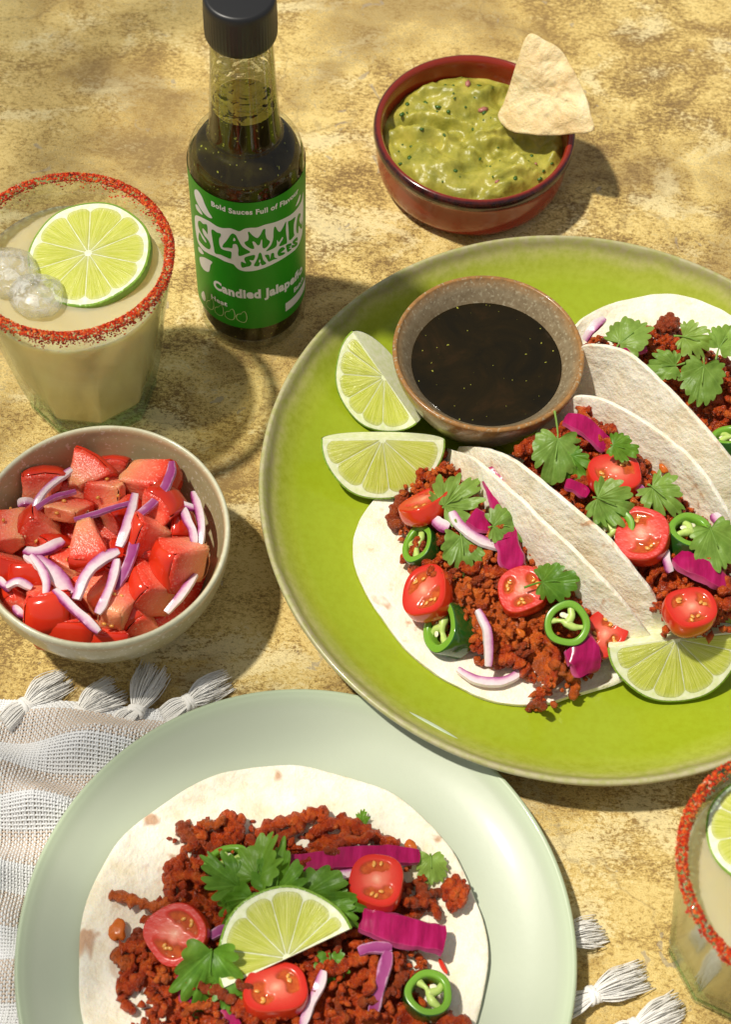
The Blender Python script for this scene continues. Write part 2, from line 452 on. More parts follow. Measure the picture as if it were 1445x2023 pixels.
def m_ice():
    t = NT('ice'); n = t.noise(260, 4, .7, None, 1.0); nm = t.bump(n, .6, .0015)
    tr = t.n('ShaderNodeBsdfTransparent', Color=(.98, .99, .97)); g = t.n('ShaderNodeBsdfGlossy', Roughness=.03); t.set(g, 'Normal', nm)
    d = t.pbr(color=(.86, .86, .82), rough=.1, normal=nm)
    a = t.n('ShaderNodeMixShader'); t.set(a, 0, t.ramp(n, [(.42, .08), (.62, .55)])); t.set(a, 1, tr.outputs[0]); t.set(a, 2, d.outputs[0])
    b = t.n('ShaderNodeMixShader'); t.set(b, 0, t.ramp(t.n('ShaderNodeLayerWeight', Blend=.4, Normal=nm).outputs['Facing'], [(.1, .06), (1, .6)])); t.set(b, 1, a.outputs[0]); t.set(b, 2, g.outputs[0])
    return t.done(b)
MT['ice'] = m_ice()

def m_drink():
    t = NT('cloudy_lime_drink')
    n = t.noise(30, 3, .5, None, 1.0)
    c = t.ramp(n, [(.3, (.80, .69, .37)), (.7, (.88, .80, .52))])
    p = t.pbr(color=c, rough=.05, sss=.6, sssr=(1, .9, .6), ssss=.010, spec=.5)
    tr = t.n('ShaderNodeBsdfTransparent', Color=(.97, .93, .74))
    mx = t.n('ShaderNodeMixShader', Fac=.46); t.set(mx, 1, p.outputs[0]); t.set(mx, 2, tr.outputs[0])
    return t.done(mx)
MT['drink'] = m_drink()

def m_chili():
    t = NT('chilli_salt')
    r = t.attr('rnd')
    c = t.ramp(r, [(0, (.30, .010, .003)), (.45, (.62, .036, .006)), (.8, (.70, .10, .012)), (.95, (.70, .20, .03)), (1, (.74, .45, .30))])
    return t.done(t.pbr(color=c, rough=.3, sss=.2, sssr=(1, .3, .1), ssss=.0008))
MT['chili'] = m_chili()

def m_bottle_sauce():
    t = NT('dark_jalapeno_sauce')
    n = t.noise(65, 4, .6, t.map((1, 1, .6)), 1.2); f = t.noise(600, 2, .4)
    c = t.ramp(n, [(.35, (.012, .008, .002)), (.55, (.030, .022, .004)), (.75, (.070, .060, .008))])
    c = t.mix(t.ramp(f, [(.70, 0.0), (.73, .8)]), c, (.38, .40, .05))
    return t.done(t.pbr(color=c, rough=.30, spec=.04))
MT['bsauce'] = m_bottle_sauce()

def m_smear():
    t = NT('sauce_smear_on_glass')
    n = t.noise(150, 4, .6, t.map((1, 1, 1.5)), .8)
    a = t.ramp(n, [(.41, 0.0), (.46, .85), (.60, .55)])
    tr = t.n('ShaderNodeBsdfTransparent'); p = t.pbr(color=(.46, .38, .055), rough=.2, sss=.0, normal=t.bump(n, 1.0, .002))
    mx = t.n('ShaderNodeMixShader'); t.set(mx, 0, a); t.set(mx, 1, tr.outputs[0]); t.set(mx, 2, p.outputs[0])
    return t.done(mx)
MT['smear'] = m_smear()

def m_dip():
    t = NT('dark_dipping_sauce')
    n = t.noise(45, 5, .65, None, 1.0); f = t.noise(520, 2, .4); w = t.noise(38, 3)
    c = t.ramp(n, [(.35, (.008, .006, .002)), (.55, (.014, .009, .002)), (.75, (.030, .014, .003))])
    c = t.mix(t.ramp(f, [(.73, 0.0), (.755, .9)]), c, (.34, .34, .05))
    return t.done(t.pbr(color=c, rough=t.ramp(n, [(.45, .05), (.62, .22)]), normal=t.bump(w, .08, .002), spec=.22))
MT['dip'] = m_dip()

def m_guac():
    t = NT('guacamole_mash')
    n = t.noise(110, 4, .6); n2 = t.noise(420, 3, .6)
    c = t.ramp(n, [(.28, (.19, .19, .022)), (.5, (.34, .315, .045)), (.74, (.52, .45, .085))])
    c = t.mix(t.ramp(n2, [(.60, 0.0), (.74, .5)]), c, (.30, .30, .04))
    return t.done(t.pbr(color=c, rough=.34, spec=.4, normal=t.bump(n2, .35, .001), sss=.3, sssr=(1, .9, .3), ssss=.003))
MT['guac'] = m_guac()
MT['herb'] = m_simple('chopped_herb', (.035, .11, .012), .3)
MT['pinkbit'] = m_simple('pink_onion_bit', (.42, .16, .13), .25, sss=.3, sssr=(1, .5, .5), ssss=.002)

def m_chip():
    t = NT('corn_chip')
    n = t.noise(80, 4, .6); n2 = t.noise(350, 4, .65)
    c = t.ramp(n, [(.3, (.72, .50, .22)), (.55, (.82, .64, .34)), (.75, (.88, .76, .48))])
    c = t.mix(t.ramp(t.noise(160, 2, .5, t.map(loc=(4, 4, 2))), [(.74, 0.0), (.77, .7)]), c, (.42, .20, .06))
    return t.done(t.pbr(color=c, rough=.5, normal=t.bump(t.math('ADD', n, n2), .6, .0020), sss=.2, sssr=(1, .7, .3), ssss=.002))
MT['chip'] = m_chip()
MT['thread_white'] = m_simple('white_cotton_thread', (.86, .86, .86), .8, sheen=.3)
MT['tassel'] = m_simple('white_tassel_cotton', (.90, .88, .84), .75, sheen=.3)
MT['thread_tan'] = m_simple('tan_cotton_thread', (.66, .53, .42), .85)

MT['plate_green'] = m_ceramic('lime_green_crackle_glaze', [(0, (.285, .365, .015)), (.87, (.31, .385, .018)), (.935, (.40, .44, .055)), (.96, (.46, .44, .14)), (.98, (.33, .285, .14)), (1, (.46, .42, .25))], (.05, .45, (.27, .32, .008)), .26, crackle=.10)
MT['plate_sage'] = m_ceramic('pale_sage_glaze', [(0, (.465, .515, .39)), (.93, (.46, .51, .385)), (.97, (.50, .575, .41)), (1, (.45, .53, .36))], (.0, .0, (.5, .5, .4)), .36)
MT['bowl_beige'] = m_ceramic('speckled_beige_glaze', [(0, (.45, .41, .22)), (.90, (.46, .41, .22)), (.955, (.52, .40, .22)), (1, (.62, .61, .44))], (.05, .25, (.38, .33, .19)), .22, speck=(.70, .66, .50), speck_scale=650, dotsz=(.62, .70))
MT['bowl_brown'] = m_ceramic('brown_stoneware_glaze', [(0, (.17, .125, .065)), (.55, (.25, .185, .105)), (.86, (.27, .21, .125)), (.95, (.33, .20, .09)), (.985, (.36, .175, .055)), (1, (.36, .17, .05))], (.06, .5, (.13, .085, .04)), .28, speck=(.42, .36, .24), speck_scale=800, dotsz=(.58, .70))
MT['bowl_red'] = m_ceramic('oxblood_glaze', [(0, (.27, .022, .010)), (.88, (.29, .024, .010)), (.935, (.16, .012, .008)), (.965, (.025, .006, .008)), (1, (.016, .006, .009))], (.02, .30, (.24, .026, .012)), .2, coat=.4)

# ------------------------------------------------------------------ the table
V = []; F = []
n = 60
for i in range(n):
    for j in range(n):
        V.append((-900 + 1800 * i / (n - 1), -300 + 1900 * j / (n - 1), 0))
tag(mk('tabletop', np.array(V), grid_faces(n, n), MT['table']), 'distressed gold and brown painted tabletop', None, kind='structure')

def ceramic(name, prof, gl, c, mat, label, cat, n=128, dense=8, wob=.0):
    P = cr(np.array([(p[0], p[1], g) for p, g in zip(prof, gl)]), len(prof) * dense)
    P[:, 0] = np.maximum(P[:, 0], 0); P[0, 0] = 0; P[-1, 0] = 0
    V, F = lathe([(p[0], p[1]) for p in P], n)
    at = []
    for p in P: at += [p[2]] * (1 if p[0] <= 1e-6 else n)
    if wob:
        a = np.arctan2(V[:, 1], V[:, 0]); V[:, 2] += wob * (V[:, 0] ** 2 + V[:, 1] ** 2) / max(V[:, 0]) ** 2 * np.sin(2 * a + 1)
    return tag(mk(name, V, F, mat, attrs={'gl': at}, M=mtx(c)), label, cat)

BIG = np.array([84.6, 359.5, 0]); LOW = np.array([-14.2, 169.1, 1.5])
ceramic('serving_plate',
        [(0, 5), (40, 5), (80, 5.2), (100, 7), (114, 11.5), (122, 18), (125.4, 22.4), (126.8, 23.6), (128, 23), (127.6, 20.8), (124, 15.6), (112, 7.5), (90, 3), (72, 1.6), (69, 0), (64, 0), (62, 2), (30, 2), (0, 2)],
        [0, .3, .62, .78, .89, .955, .985, 1, 1, 1, .99, .98, .98, .98, .98, .98, .98, .98, .98],
        BIG, MT['plate_green'], 'large lime green crackle glazed plate with beige rim holding three tacos', 'plate', 160)
ceramic('dinner_plate',
        [(0, 4), (50, 4), (66, 4.3), (80, 6.6), (90, 10), (94.5, 12.6), (96.2, 13.4), (97.2, 12.8), (96.5, 11), (88, 6), (70, 2.2), (60, 1.2), (58, 0), (54, 0), (52, 1.6), (25, 1.6), (0, 1.6)],
        [0, .5, .66, .8, .92, .97, 1, 1, 1, 1, 1, 1, 1, 1, 1, 1, 1],
        LOW, MT['plate_sage'], 'pale sage green plate under the open flat taco', 'plate', 160)
TOM = np.array([-98.3, 311.5, 0.0])
ceramic('salsa_bowl',
        [(0, 4.5), (16, 4.8), (28, 9), (37, 18), (42.5, 29), (45, 39), (45.8, 43.6), (46.9, 45), (48, 44), (48, 40), (46.6, 31), (42, 19), (35, 9), (27, 2.5), (24.5, 0), (21, 0), (20, 1.5), (0, 1.5)],
        [0, .3, .5, .65, .78, .88, .95, 1, 1, .9, .7, .5, .4, .3, .3, .3, .3, .3],
        TOM, MT['bowl_beige'], 'speckled beige bowl filled with tomato chunks and red onion', 'bowl')
GUA = np.array([38.6, 542.5, 0.0])
ceramic('guacamole_bowl',
        [(0, 4), (24, 4), (36, 5), (40, 9), (41.2, 16), (41.6, 24), (42.2, 28), (43.8, 29.8), (45.6, 28.8), (46.0, 26), (45.0, 23.6), (44.2, 21), (44, 12), (42.5, 5), (39, 1), (36, 0), (32, 0), (30, 1), (0, 1)],
        [0, .3, .4, .5, .6, .75, .84, .915, .985, 1, .965, .75, .6, .5, .5, .5, .5, .5, .5],
        GUA, MT['bowl_red'], 'oxblood red cazuela dish with dark rim full of guacamole', 'bowl')
DIP = np.array([45.8, 408.4, 5.2])
ceramic('dip_bowl',
        [(0, 6), (14, 6.5), (23, 14), (29, 25), (33.6, 32), (36.6, 35.6), (37.6, 36.8), (38.8, 36.6), (39, 35), (37.6, 29), (34, 20), (28.5, 9), (24, 2), (22.5, 0), (19, 0), (18, 1), (0, 1)],
        [0, .2, .4, .6, .82, .94, .985, 1, 1, .93, .8, .7, .7, .7, .7, .7, .7],
        DIP, MT['bowl_brown'], 'small brown stoneware bowl of dark dipping sauce on the green plate', 'bowl')
# sauce in the dip bowl
pr = [(0, 0), (10, 0), (20, 0), (28, 0), (30.2, .12), (31.2, .7), (30.6, -.2), (29.2, -2.5), (0, -3)]
V, F = lathe(pr, 96)
tag(mk('dipping_sauce', V, F, MT['dip'], M=mtx(DIP + (0, 0, 27.6))), 'pool of glossy dark brown sauce in the small stoneware bowl', 'sauce')

# ------------------------------------------------------------------ sauce bottle
BOT = np.array([-55.3, 454.1, 0.0]); RB = 23.2
bott = empty('sauce_bottle', mtx(BOT), 'hot sauce bottle with black cap and green label', 'bottle')
gp = cr(np.array([(0, 1.5), (15, 1.5), (19, 0), (21.8, .6), (23, 3.2), (RB, 7), (RB, 30), (RB, 60), (RB, 92), (22.9, 98), (21.6, 104), (18.6, 109), (15.2, 111.2), (14.6, 112.4), (14.1, 113.6), (13.6, 118), (12.9, 130), (12.0, 146), (11.5, 160), (11.4, 166)]), 150)
V, F = lathe([(max(p[0], 0), p[1]) for p in gp], 96)
mk('glass_body', V, F, MT['clear'], parent=bott)
lp = cr(np.array([(0, 5), (16, 4.6), (20, 5), (21.8, 8), (22.1, 30), (22.1, 60), (22.1, 92), (21.6, 98), (20.2, 103), (17.2, 107.8), (13.9, 110.2), (13.1, 113), (12.7, 118), (12.35, 125.5), (12.3, 126.6)]), 110)
V, F = lathe([(max(p[0], 0), p[1]) for p in lp] + [(11.2, 126.1), (0, 126.0)], 96)
mk('sauce', V, F, MT['bsauce'], parent=bott)
V, F = lathe([(12.25, 127), (12.15, 132), (11.7, 145), (11.1, 158), (10.9, 163)], 72)
mk('sauce_film', V, F, MT['smear'], parent=bott)
# froth bubbles on the surface edge
bs = []
for k in range(90):
    a = random.uniform(0, 6.283); r = random.uniform(10.6, 12.1); s = random.uniform(.15, .45)
    bs.append((ICO1[0] * s + np.array([r * math.cos(a), r * math.sin(a), 126.2 + random.uniform(-.4, .5)]), ICO1[1]))
V, F = merge(bs)
o = mk('froth', V, F, m_simple('yellow_froth', (.50, .48, .06), .2), parent=bott); o['kind'] = 'stuff'
# cap with fine ribs
def ribs(a, z): return 1 + (.012 * max(0, math.sin(a * 60)) if 161 < z < 176 else 0)
V, F = lathe([(0, 160.5), (11.6, 160.5), (12.7, 160.9), (13.0, 162), (13.05, 164), (13.05, 170), (13.05, 176), (12.9, 178), (12.2, 179), (11.4, 179.1), (0, 178.7)], 240, ribs)
mk('cap', V, F, MT['cap'], parent=bott)
# label wrapped round the body
RL = RB + .12
V = []; nu, nv = 120, 8
for i in range(nu):
    a = math.radians(-90 - 118 + 236 * i / (nu - 1))
    for j in range(nv): V.append((RL * math.cos(a), RL * math.sin(a), 16.8 + (96.6 - 16.8) * j / (nv - 1)))
lab = mk('label', np.array(V), grid_faces(nu, nv), MT['label'], parent=bott)

def px_lab(px, py):
    """photo pixel on the label -> (arc length u in mm from the front, height z)"""
    d = _F + (px - PCX) / FPX * _R - (py - PCY) / FPX * _U
    o = np.array([-BOT[0], -BOT[1], CAM_H])
    A = d[0] ** 2 + d[1] ** 2; B = 2 * (o[0] * d[0] + o[1] * d[1]); Cc = o[0] ** 2 + o[1] ** 2 - RL ** 2
    D = B * B - 4 * A * Cc
    if D < 0: D = 0
    t = (-B - math.sqrt(D)) / (2 * A); p = o + d * t
    return ((math.atan2(p[1], p[0]) + math.pi / 2) * RL, p[2])

def wrap_poly(name, polys, mat, lift, parent, holes=()):
    """flat outlines in label (u,z) space, cut in strips and bent round the bottle"""
    bm = bmesh.new()
    for poly in polys:
        vs = [bm.verts.new((p[0], p[1], 0)) for p in poly]
        try: bm.faces.new(vs)
        except ValueError: pass
    bmesh.ops.triangulate(bm, faces=bm.faces[:], ngon_method='EAR_CLIP')
    return bend(name, bm, mat, lift, parent)

def bend(name, bm, mat, lift, parent):
    us = [v.co.x for v in bm.verts]
    u = math.floor(min(us)) + 1.0
    while u < max(us):
        bmesh.ops.bisect_plane(bm, geom=bm.verts[:] + bm.edges[:] + bm.faces[:], plane_co=(u, 0, 0), plane_no=(1, 0, 0), dist=1e-5)
        u += 1.0
    R = RL + lift
    for v in bm.verts:
        a = v.co.x / RL - math.pi / 2
        v.co = (R * math.cos(a) * .001, R * math.sin(a) * .001, v.co.y * .001)
    for f in bm.faces:
        f.normal_update()
        c = f.calc_center_median()
        if f.normal.x * c.x + f.normal.y * c.y < 0: f.normal_flip()
    me = bpy.data.meshes.new(name); bm.to_mesh(me); bm.free(); me.materials.append(mat)
    return link(name, me, parent)

def Z1(pts, oy=360): return [px_lab(376 + x * .15917, oy + y * .15917) for x, y in pts]
def smooth_poly(pts, k=5, oy=360): return cr(np.array(Z1(pts, oy)), len(pts) * k, True)

blob = [(62, 415), (120, 425), (230, 480), (330, 545), (400, 568), (490, 570), (555, 590), (610, 608), (670, 578), (740, 565), (830, 560), (930, 525), (1050, 495), (1160, 450), (1250, 400), (1310, 345), (1350, 290), (1385, 215), (1398, 120), (1402, 260), (1398, 480), (1390, 620), (1365, 720), (1320, 815), (1220, 900), (1100, 975), (960, 1045), (830, 1090), (700, 1105), (620, 1090), (575, 1060), (530, 1015), (440, 985), (330, 930), (220, 880), (150, 830), (95, 740), (70, 620), (58, 500)]
wrap_poly('logo_shape', [smooth_poly(blob)], MT['print'], .05, lab)
letters = {
 'S': [(100, 485), (125, 480), (160, 515), (200, 520), (213, 555), (215, 640), (195, 610), (160, 570), (150, 590), (170, 650), (225, 720), (252, 790), (240, 828), (200, 815), (140, 760), (105, 705), (115, 620), (150, 690), (190, 745), (200, 735), (170, 680), (120, 600), (98, 530)],
 'L': [(262, 600), (285, 587), (330, 620), (375, 635), (378, 665), (358, 700), (360, 760), (385, 820), (440, 845), (505, 860), (512, 900), (500, 947), (440, 925), (370, 895), (310, 880), (295, 820), (275, 700)],
 'A': [(500, 650), (530, 635), (565, 655), (600, 720), (650, 800), (745, 862), (690, 890), (615, 915), (595, 890), (598, 830), (575, 770), (530, 770), (520, 815), (470, 810), (405, 805), (410, 770), (450, 725)],
 'M': [(715, 625), (730, 612), (770, 655), (830, 690), (870, 650), (900, 590), (930, 580), (932, 640), (950, 700), (988, 735), (960, 790), (920, 820), (895, 800), (893, 720), (880, 715), (862, 770), (835, 780), (800, 740), (770, 740), (795, 815), (760, 825), (700, 790), (672, 745), (715, 720), (725, 670)],
 'N': [(1040, 560), (1060, 552), (1085, 600), (1115, 612), (1150, 560), (1180, 495), (1190, 500), (1185, 600), (1200, 740), (1170, 770), (1100, 790), (1150, 700), (1140, 680), (1100, 740), (1075, 715), (1068, 790), (1000, 835), (940, 852), (1000, 780), (1028, 700), (1032, 620)],
 'I': [(1213, 490), (1250, 470), (1303, 430), (1285, 520), (1283, 620), (1290, 660), (1230, 720), (1222, 640), (1218, 560)],
 'N2': [(1335, 440), (1362, 380), (1385, 400), (1378, 480), (1350, 470), (1372, 540), (1378, 590), (1352, 600), (1330, 625), (1316, 580), (1322, 500)],
}
letters['N2'] = [(1330, 430), (1352, 385), (1368, 400), (1352, 470), (1374, 520), (1384, 470), (1388, 560), (1370, 575), (1345, 540), (1340, 620), (1322, 628), (1314, 560)]
for k, pts in letters.items():
    wrap_poly('logo_letter', [smooth_poly(pts, 4)], MT['label'], .10, lab)
wrap_poly('logo_letter', [smooth_poly([(532, 718), (545, 685), (562, 715), (548, 727)], 4)], MT['print'], .15, lab)
small = {
 'S': [(632, 985), (690, 1005), (672, 960), (690, 925), (800, 900), (785, 965), (735, 965), (760, 1000), (745, 1035), (700, 1048), (640, 1055)],
 'A': [(850, 885), (868, 872), (885, 890), (905, 960), (942, 1005), (890, 1028), (868, 1000), (850, 1038), (790, 1035), (815, 980), (838, 930)],
 'U': [(925, 905), (975, 900), (990, 950), (1005, 885), (1038, 880), (1045, 930), (1080, 945), (1030, 960), (975, 985), (950, 950)],
 'C': [(1140, 805), (1175, 820), (1150, 850), (1125, 870), (1175, 870), (1160, 895), (1100, 915), (1082, 880), (1100, 835)],
 'E': [(1190, 780), (1250, 755), (1250, 785), (1218, 795), (1250, 800), (1222, 825), (1255, 830), (1210, 865), (1195, 830)],
 'S2': [(1325, 680), (1330, 720), (1300, 735), (1330, 750), (1320, 785), (1262, 815), (1262, 780), (1298, 775), (1268, 752), (1285, 715)],
}
for k, pts in small.items():
    wrap_poly('logo_letter', [smooth_poly(pts, 4)], MT['label'], .10, lab)
wrap_poly('logo_letter', [smooth_poly([(850, 985), (862, 955), (872, 985), (860, 992)], 4)], MT['print'], .15, lab)
for pts in ([(50, 110), (75, 88), (110, 120), (150, 190), (180, 270), (230, 370), (272, 440), (235, 440), (170, 385), (110, 300), (65, 200)],
            [(65, 275), (90, 285), (130, 350), (152, 403), (110, 375), (75, 325)],
            [(100, 800), (130, 820), (168, 885), (140, 888), (105, 850)],
            [(115, 935), (160, 928), (220, 955), (272, 990), (250, 1030), (240, 1090), (220, 1112), (170, 1085), (130, 1020)],
            [(1308, 300), (1325, 250), (1360, 155), (1368, 175), (1345, 250)]):
    wrap_poly('splash_mark', [smooth_poly(pts, 5)], MT['print'], .05, lab)
# heat scale: one filled pepper drop, four outlined
wrap_poly('heat_mark', [smooth_poly([(150, 480), (170, 478), (190, 560), (180, 595), (150, 560), (138, 510)], 5, 500)], MT['print'], .05, lab)
for cx0, cy0, sx, rot in ((248, 628, .74, 8), (360, 705, .88, 6), (494, 758, 1.0, 2), (640, 790, 1.06, 0)):
    out = [(-62, -15), (-58, 25), (-10, 60), (40, 62), (58, 20), (50, -35), (30, -62), (5, -52), (-8, -34), (-40, -30)]
    C0 = [(cx0 + x * sx * .95, cy0 + y + x * rot * .012) for x, y in out]
    a = cr(np.array(Z1(C0, 500)), 60, True); c = a.mean(0)
    bm = bmesh.new()
    vi = [bm.verts.new((p[0], p[1], 0)) for p in a]; vo = [bm.verts.new((*(p + nrm(p - c) * .28), 0)) for p in a]
    for k in range(60): bm.faces.new((vi[k], vi[(k + 1) % 60], vo[(k + 1) % 60], vo[k]))
    bend('heat_mark', bm, MT['line_print'], .05, lab)
# batch box
bx = [px_lab(376 + x * .15917, 500 + y * .15917) for x, y in ((1182, 625), (1182, 725))]
u0, z1, z0 = bx[0][0], bx[0][1], bx[1][1]
wrap_poly('batch_panel', [[(u0, z0), (u0 + 17, z0), (u0 + 17, z1), (u0, z1)]], MT['print'], .05, lab)

def label_text(txt, p0, p1, height, name, oy=360, wav=.0, off=.035):
    """lettering set between two label pixels (baseline start and end)"""
    (ua, za), (ub, zb) = px_lab(376 + p0[0] * .15917, oy + p0[1] * .15917), px_lab(376 + p1[0] * .15917, oy + p1[1] * .15917)
    cu = bpy.data.curves.new(name, 'FONT'); cu.body = txt; cu.size = 1.0; cu.offset = off; cu.resolution_u = 3; cu.space_character = 1.08
    to = bpy.data.objects.new(name, cu); col.objects.link(to)
    dg = bpy.context.evaluated_depsgraph_get(); dg.update()
    me = bpy.data.meshes.new_from_object(to.evaluated_get(dg))
    bpy.data.objects.remove(to); bpy.data.curves.remove(cu)
    bm = bmesh.new(); bm.from_mesh(me); bpy.data.meshes.remove(me)
    bmesh.ops.triangulate(bm, faces=bm.faces[:])
    xs = [v.co.x for v in bm.verts]; x0, x1 = min(xs), max(xs)
    for v in bm.verts:
        s = (v.co.x - x0) / (x1 - x0)
        v.co = (ua + (ub - ua) * s, za + (zb - za) * s + v.co.y * height + wav * math.sin(s * 21), 0)
    return bend(name, bm, MT['print'], .05, lab)
label_text('Bold Sauces Full of Flavour', (262, 290), (1340, 125), 4.0, 'slogan_lettering', 360, .12)
label_text('Candied Jalapeño', (292, 422), (1388, 222), 7.6, 'flavour_lettering', 500, .15, .05)
label_text('Heat', (262, 560), (462, 662), 4.2, 'heat_lettering', 500)
label_text('Batch', (1287, 490), (1398, 330), 4.2, 'batch_lettering', 500)

# ------------------------------------------------------------------ tumblers of lime drink
def tumbler(c, rot, labels, seed):
    t = empty('drinking_glass', mtx(c, spin=rot), labels[0], 'glass', 'chilli rimmed glasses of lime drink')
    ns = 9
    def mod(a, z):
        k = max(0.0, min(1.0, (62 - z) / 45)); q = (a % (2 * math.pi / ns)) - math.pi / ns
        poly = math.cos(math.pi / ns) / math.cos(q)
        return 1 + (poly * 1.03 - 1) * k
    outer = cr(np.array([(26.2, 5.5), (28, 14), (31, 32), (34.6, 55), (37.6, 74), (39.3, 86), (40.0, 89.5)]), 50)
    inner = cr(np.array([(37.4, 89.8), (37.0, 86), (35.2, 74), (32.4, 55), (28.8, 32), (25.6, 14), (23.5, 9.5)]), 50)
    V, F = lathe([tuple(p) for p in outer], 144, mod); mk('outer_wall', V, F, MT['tumbler'], parent=t)
    V, F = lathe([tuple(p) for p in inner], 144, mod); mk('inner_wall', V, F, MT['tumbler'], parent=t)
    V, F = lathe([(0, .8), (20, .8), (24.6, 0), (26.2, 1.2), (26.6, 5.5), (26.2, 7.5), (24, 8.6), (15, 8.8), (0, 8.8)], 144, mod); mk('glass_base', V, F, MT['aqua'], parent=t)
    lip = [(37.3 + 1.45 + 1.6 * math.cos(b), 89.9 + 1.5 * math.sin(b)) for b in np.linspace(0, 2 * math.pi, 13)]
    V, F = lathe(lip, 144); mk('lip', V, F, MT['aqua'], parent=t)
    # chilli and salt crust
    r = random.Random(seed); parts = []; rn = []
    for k in range(7800):
        a = r.uniform(0, 2 * math.pi)
        dens = .80 + .45 * math.sin(a + 2.2) + .25 * math.sin(a * 5 + 2 * seed) + .15 * math.sin(a * 13)
        band = r.random()
        if band < .74:
            b = r.uniform(-.6, math.pi + .6); rad = 38.75 + 1.5 * math.cos(b); z = 90 + 1.5 * math.sin(b)
            if dens < r.uniform(-.5, .75): continue
        else:
            z = 90 - abs(r.gauss(0, 1)) * 2.6 - .6; inside = r.random() < .35
            rad = (37.0 - (90 - z) * .12) if inside else (40.2 - (90 - z) * .14)
            if dens < r.uniform(0, 1): continue
        s = r.uniform(.30, .85) * (1 if band < .74 else .85)
        J = np.array([[r.uniform(.5, 1.1), 0, 0], [0, r.uniform(.5, 1.1), 0], [0, 0, r.uniform(.35, .9)]])
        ang = r.uniform(0, 6.28); ca, sa = math.cos(ang), math.sin(ang)
        Rz = np.array([[ca, -sa, 0], [sa, ca, 0], [0, 0, 1]])
        v = OCT @ J @ Rz * s + np.array([r.uniform(-.15, .15) for _ in range(18)]).reshape(6, 3) * s
        parts.append((v + np.array([rad * math.cos(a), rad * math.sin(a), z]), OCTF)); rn += [r.random()] * 6
    V, F = merge(parts)
    o = mk('chilli_salt_rim', V, F, MT['chili'], smooth=False, attrs={'rnd': rn}, parent=t); o['kind'] = 'stuff'
    lv = 76.0
    prof = [(0, 9.2), (22, 9.4), (24.4, 10.6), (25.9, 14), (29.1, 32), (32.7, 55), (35.3, 73), (35.75, lv + .8), (35.0, lv + .1), (33.5, lv), (20, lv), (0, lv)]
    V, F = lathe(prof, 144, mod)
    nn = V[:, 2] > lv - .5
    V[nn, 2] += .25 * fbm(V[nn] * .12, 3)
    d = tag(mk('lime_drink', V, F, MT['drink'], M=mtx(c, spin=rot)), labels[1], 'drink', 'cloudy lime drinks')
    return t
OCT = np.array([(1, 0, 0), (-1, 0, 0), (0, 1, 0), (0, -1, 0), (0, 0, 1), (0, 0, -1)], float)
OCTF = [(0, 2, 4), (2, 1, 4), (1, 3, 4), (3, 0, 4), (2, 0, 5), (1, 2, 5), (3, 1, 5), (0, 3, 5)]
GL1 = np.array([-119.2, 405.9, 0.0]); GL2 = np.array([144.1, 181.5, 0.0])
tumbler(GL1, 8, ('chilli rimmed tumbler standing behind the salsa bowl', 'cloudy lime drink in the tumbler behind the salsa bowl'), 1)
tumbler(GL2, 27, ('chilli rimmed tumbler cut off by the frame beside the sage plate', 'cloudy lime drink in the tumbler beside the sage plate'), 4)
# melting ice
for k, (px, py, s, lb) in enumerate(((72, 585, 10.5, 'round clear ice lump touching the lime slice in the glass'), (8, 540, 12, 'larger clear ice lump floating by the glass wall'))):
    v = ICO3[0] * np.array([s, s * .95, s * .62]); v = v * (1 + .12 * fbm(ICO3[0] * 1.6 + k * 9, 5)[:, None])
    tag(mk('ice_cube', v, ICO3[1], MT['ice'], M=mtx(W(px, py, 78.6), spin=40 * k)), lb, 'ice', 'ice in the lime drink')
# ------------------------------------------------------------------ fringed napkin under the sage plate
def cloth_h(x, y):
    """height of the cloth above the table (mm)"""
    P = np.stack([np.asarray(x, float) * .022 + .3, np.asarray(y, float) * .034, np.zeros_like(np.asarray(x, float))], -1).reshape(-1, 3)
    d = np.hypot(np.asarray(x) - LOW[0], np.asarray(y) - LOW[1]).reshape(-1)
    k = np.clip((d - 66) / 45, 0, 1) ** 1.3
    yy = np.asarray(y, float).reshape(-1); xx = np.asarray(x, float).reshape(-1)
    fold = 6.5 * np.sin(yy * .135 + xx * .085 + .6 + 1.4 * vnoise(P, 3)) + 2.4 * np.sin(yy * .30 - xx * .09 + 2.0)
    h = 1.0 + k * (8.5 + fold + 2.0 * vnoise(P * 2.1, 5))
    e = np.clip((260.5 - yy) / 15, 0, 1)
    return np.maximum(h * (.12 + .88 * e), .7)

nap = empty('fringed_napkin', mtx((0, 0, 0)), 'white and tan open weave napkin with knotted tassels under the sage plate', 'napkin')
pitch = 1.05
X0, X1, Y0, Y1 = -172.0, -52.0, 92.0, 260.6
xs = np.arange(X0, X1, pitch); ys = np.arange(Y0, Y1, pitch)
def sway(y): return 2.0 * np.sin(y * .05)
warp = []; weft_w = []; weft_t = []; rw = []
for i, x in enumerate(xs):                     # threads running away from the camera
    yy = np.arange(Y0, Y1, pitch / 3); xx = x + sway(yy) + .10 * rng.standard_normal()
    z = cloth_h(xx, yy) + .22 * np.cos((yy - Y0) / pitch * math.pi + i * math.pi)
    warp.append(np.stack([xx, yy, z], 1))
for j, y in enumerate(ys):
    xx = np.arange(X0, X1, pitch / 3); yy = y + .35 * np.sin(xx * .11) + 0 * xx
    z = cloth_h(xx + sway(yy), yy) - .22 * np.cos((xx - X0) / pitch * math.pi + j * math.pi)
    band = math.sin((y - 3) / 24.0 * 2 * math.pi) > -.15
    (weft_t if band else weft_w).append(np.stack([xx + sway(yy), yy, z], 1))
for nm, lst, rd_, m in (('warp_weave', warp, .43, 'thread_white'), ('weft_weave', weft_w, .47, 'thread_white'), ('tan_weave', weft_t, .40, 'thread_tan')):
    V, F = threads(lst, [rd_] * len(lst)); o = mk(nm, V, F, MT[m], parent=nap); o['kind'] = 'stuff'
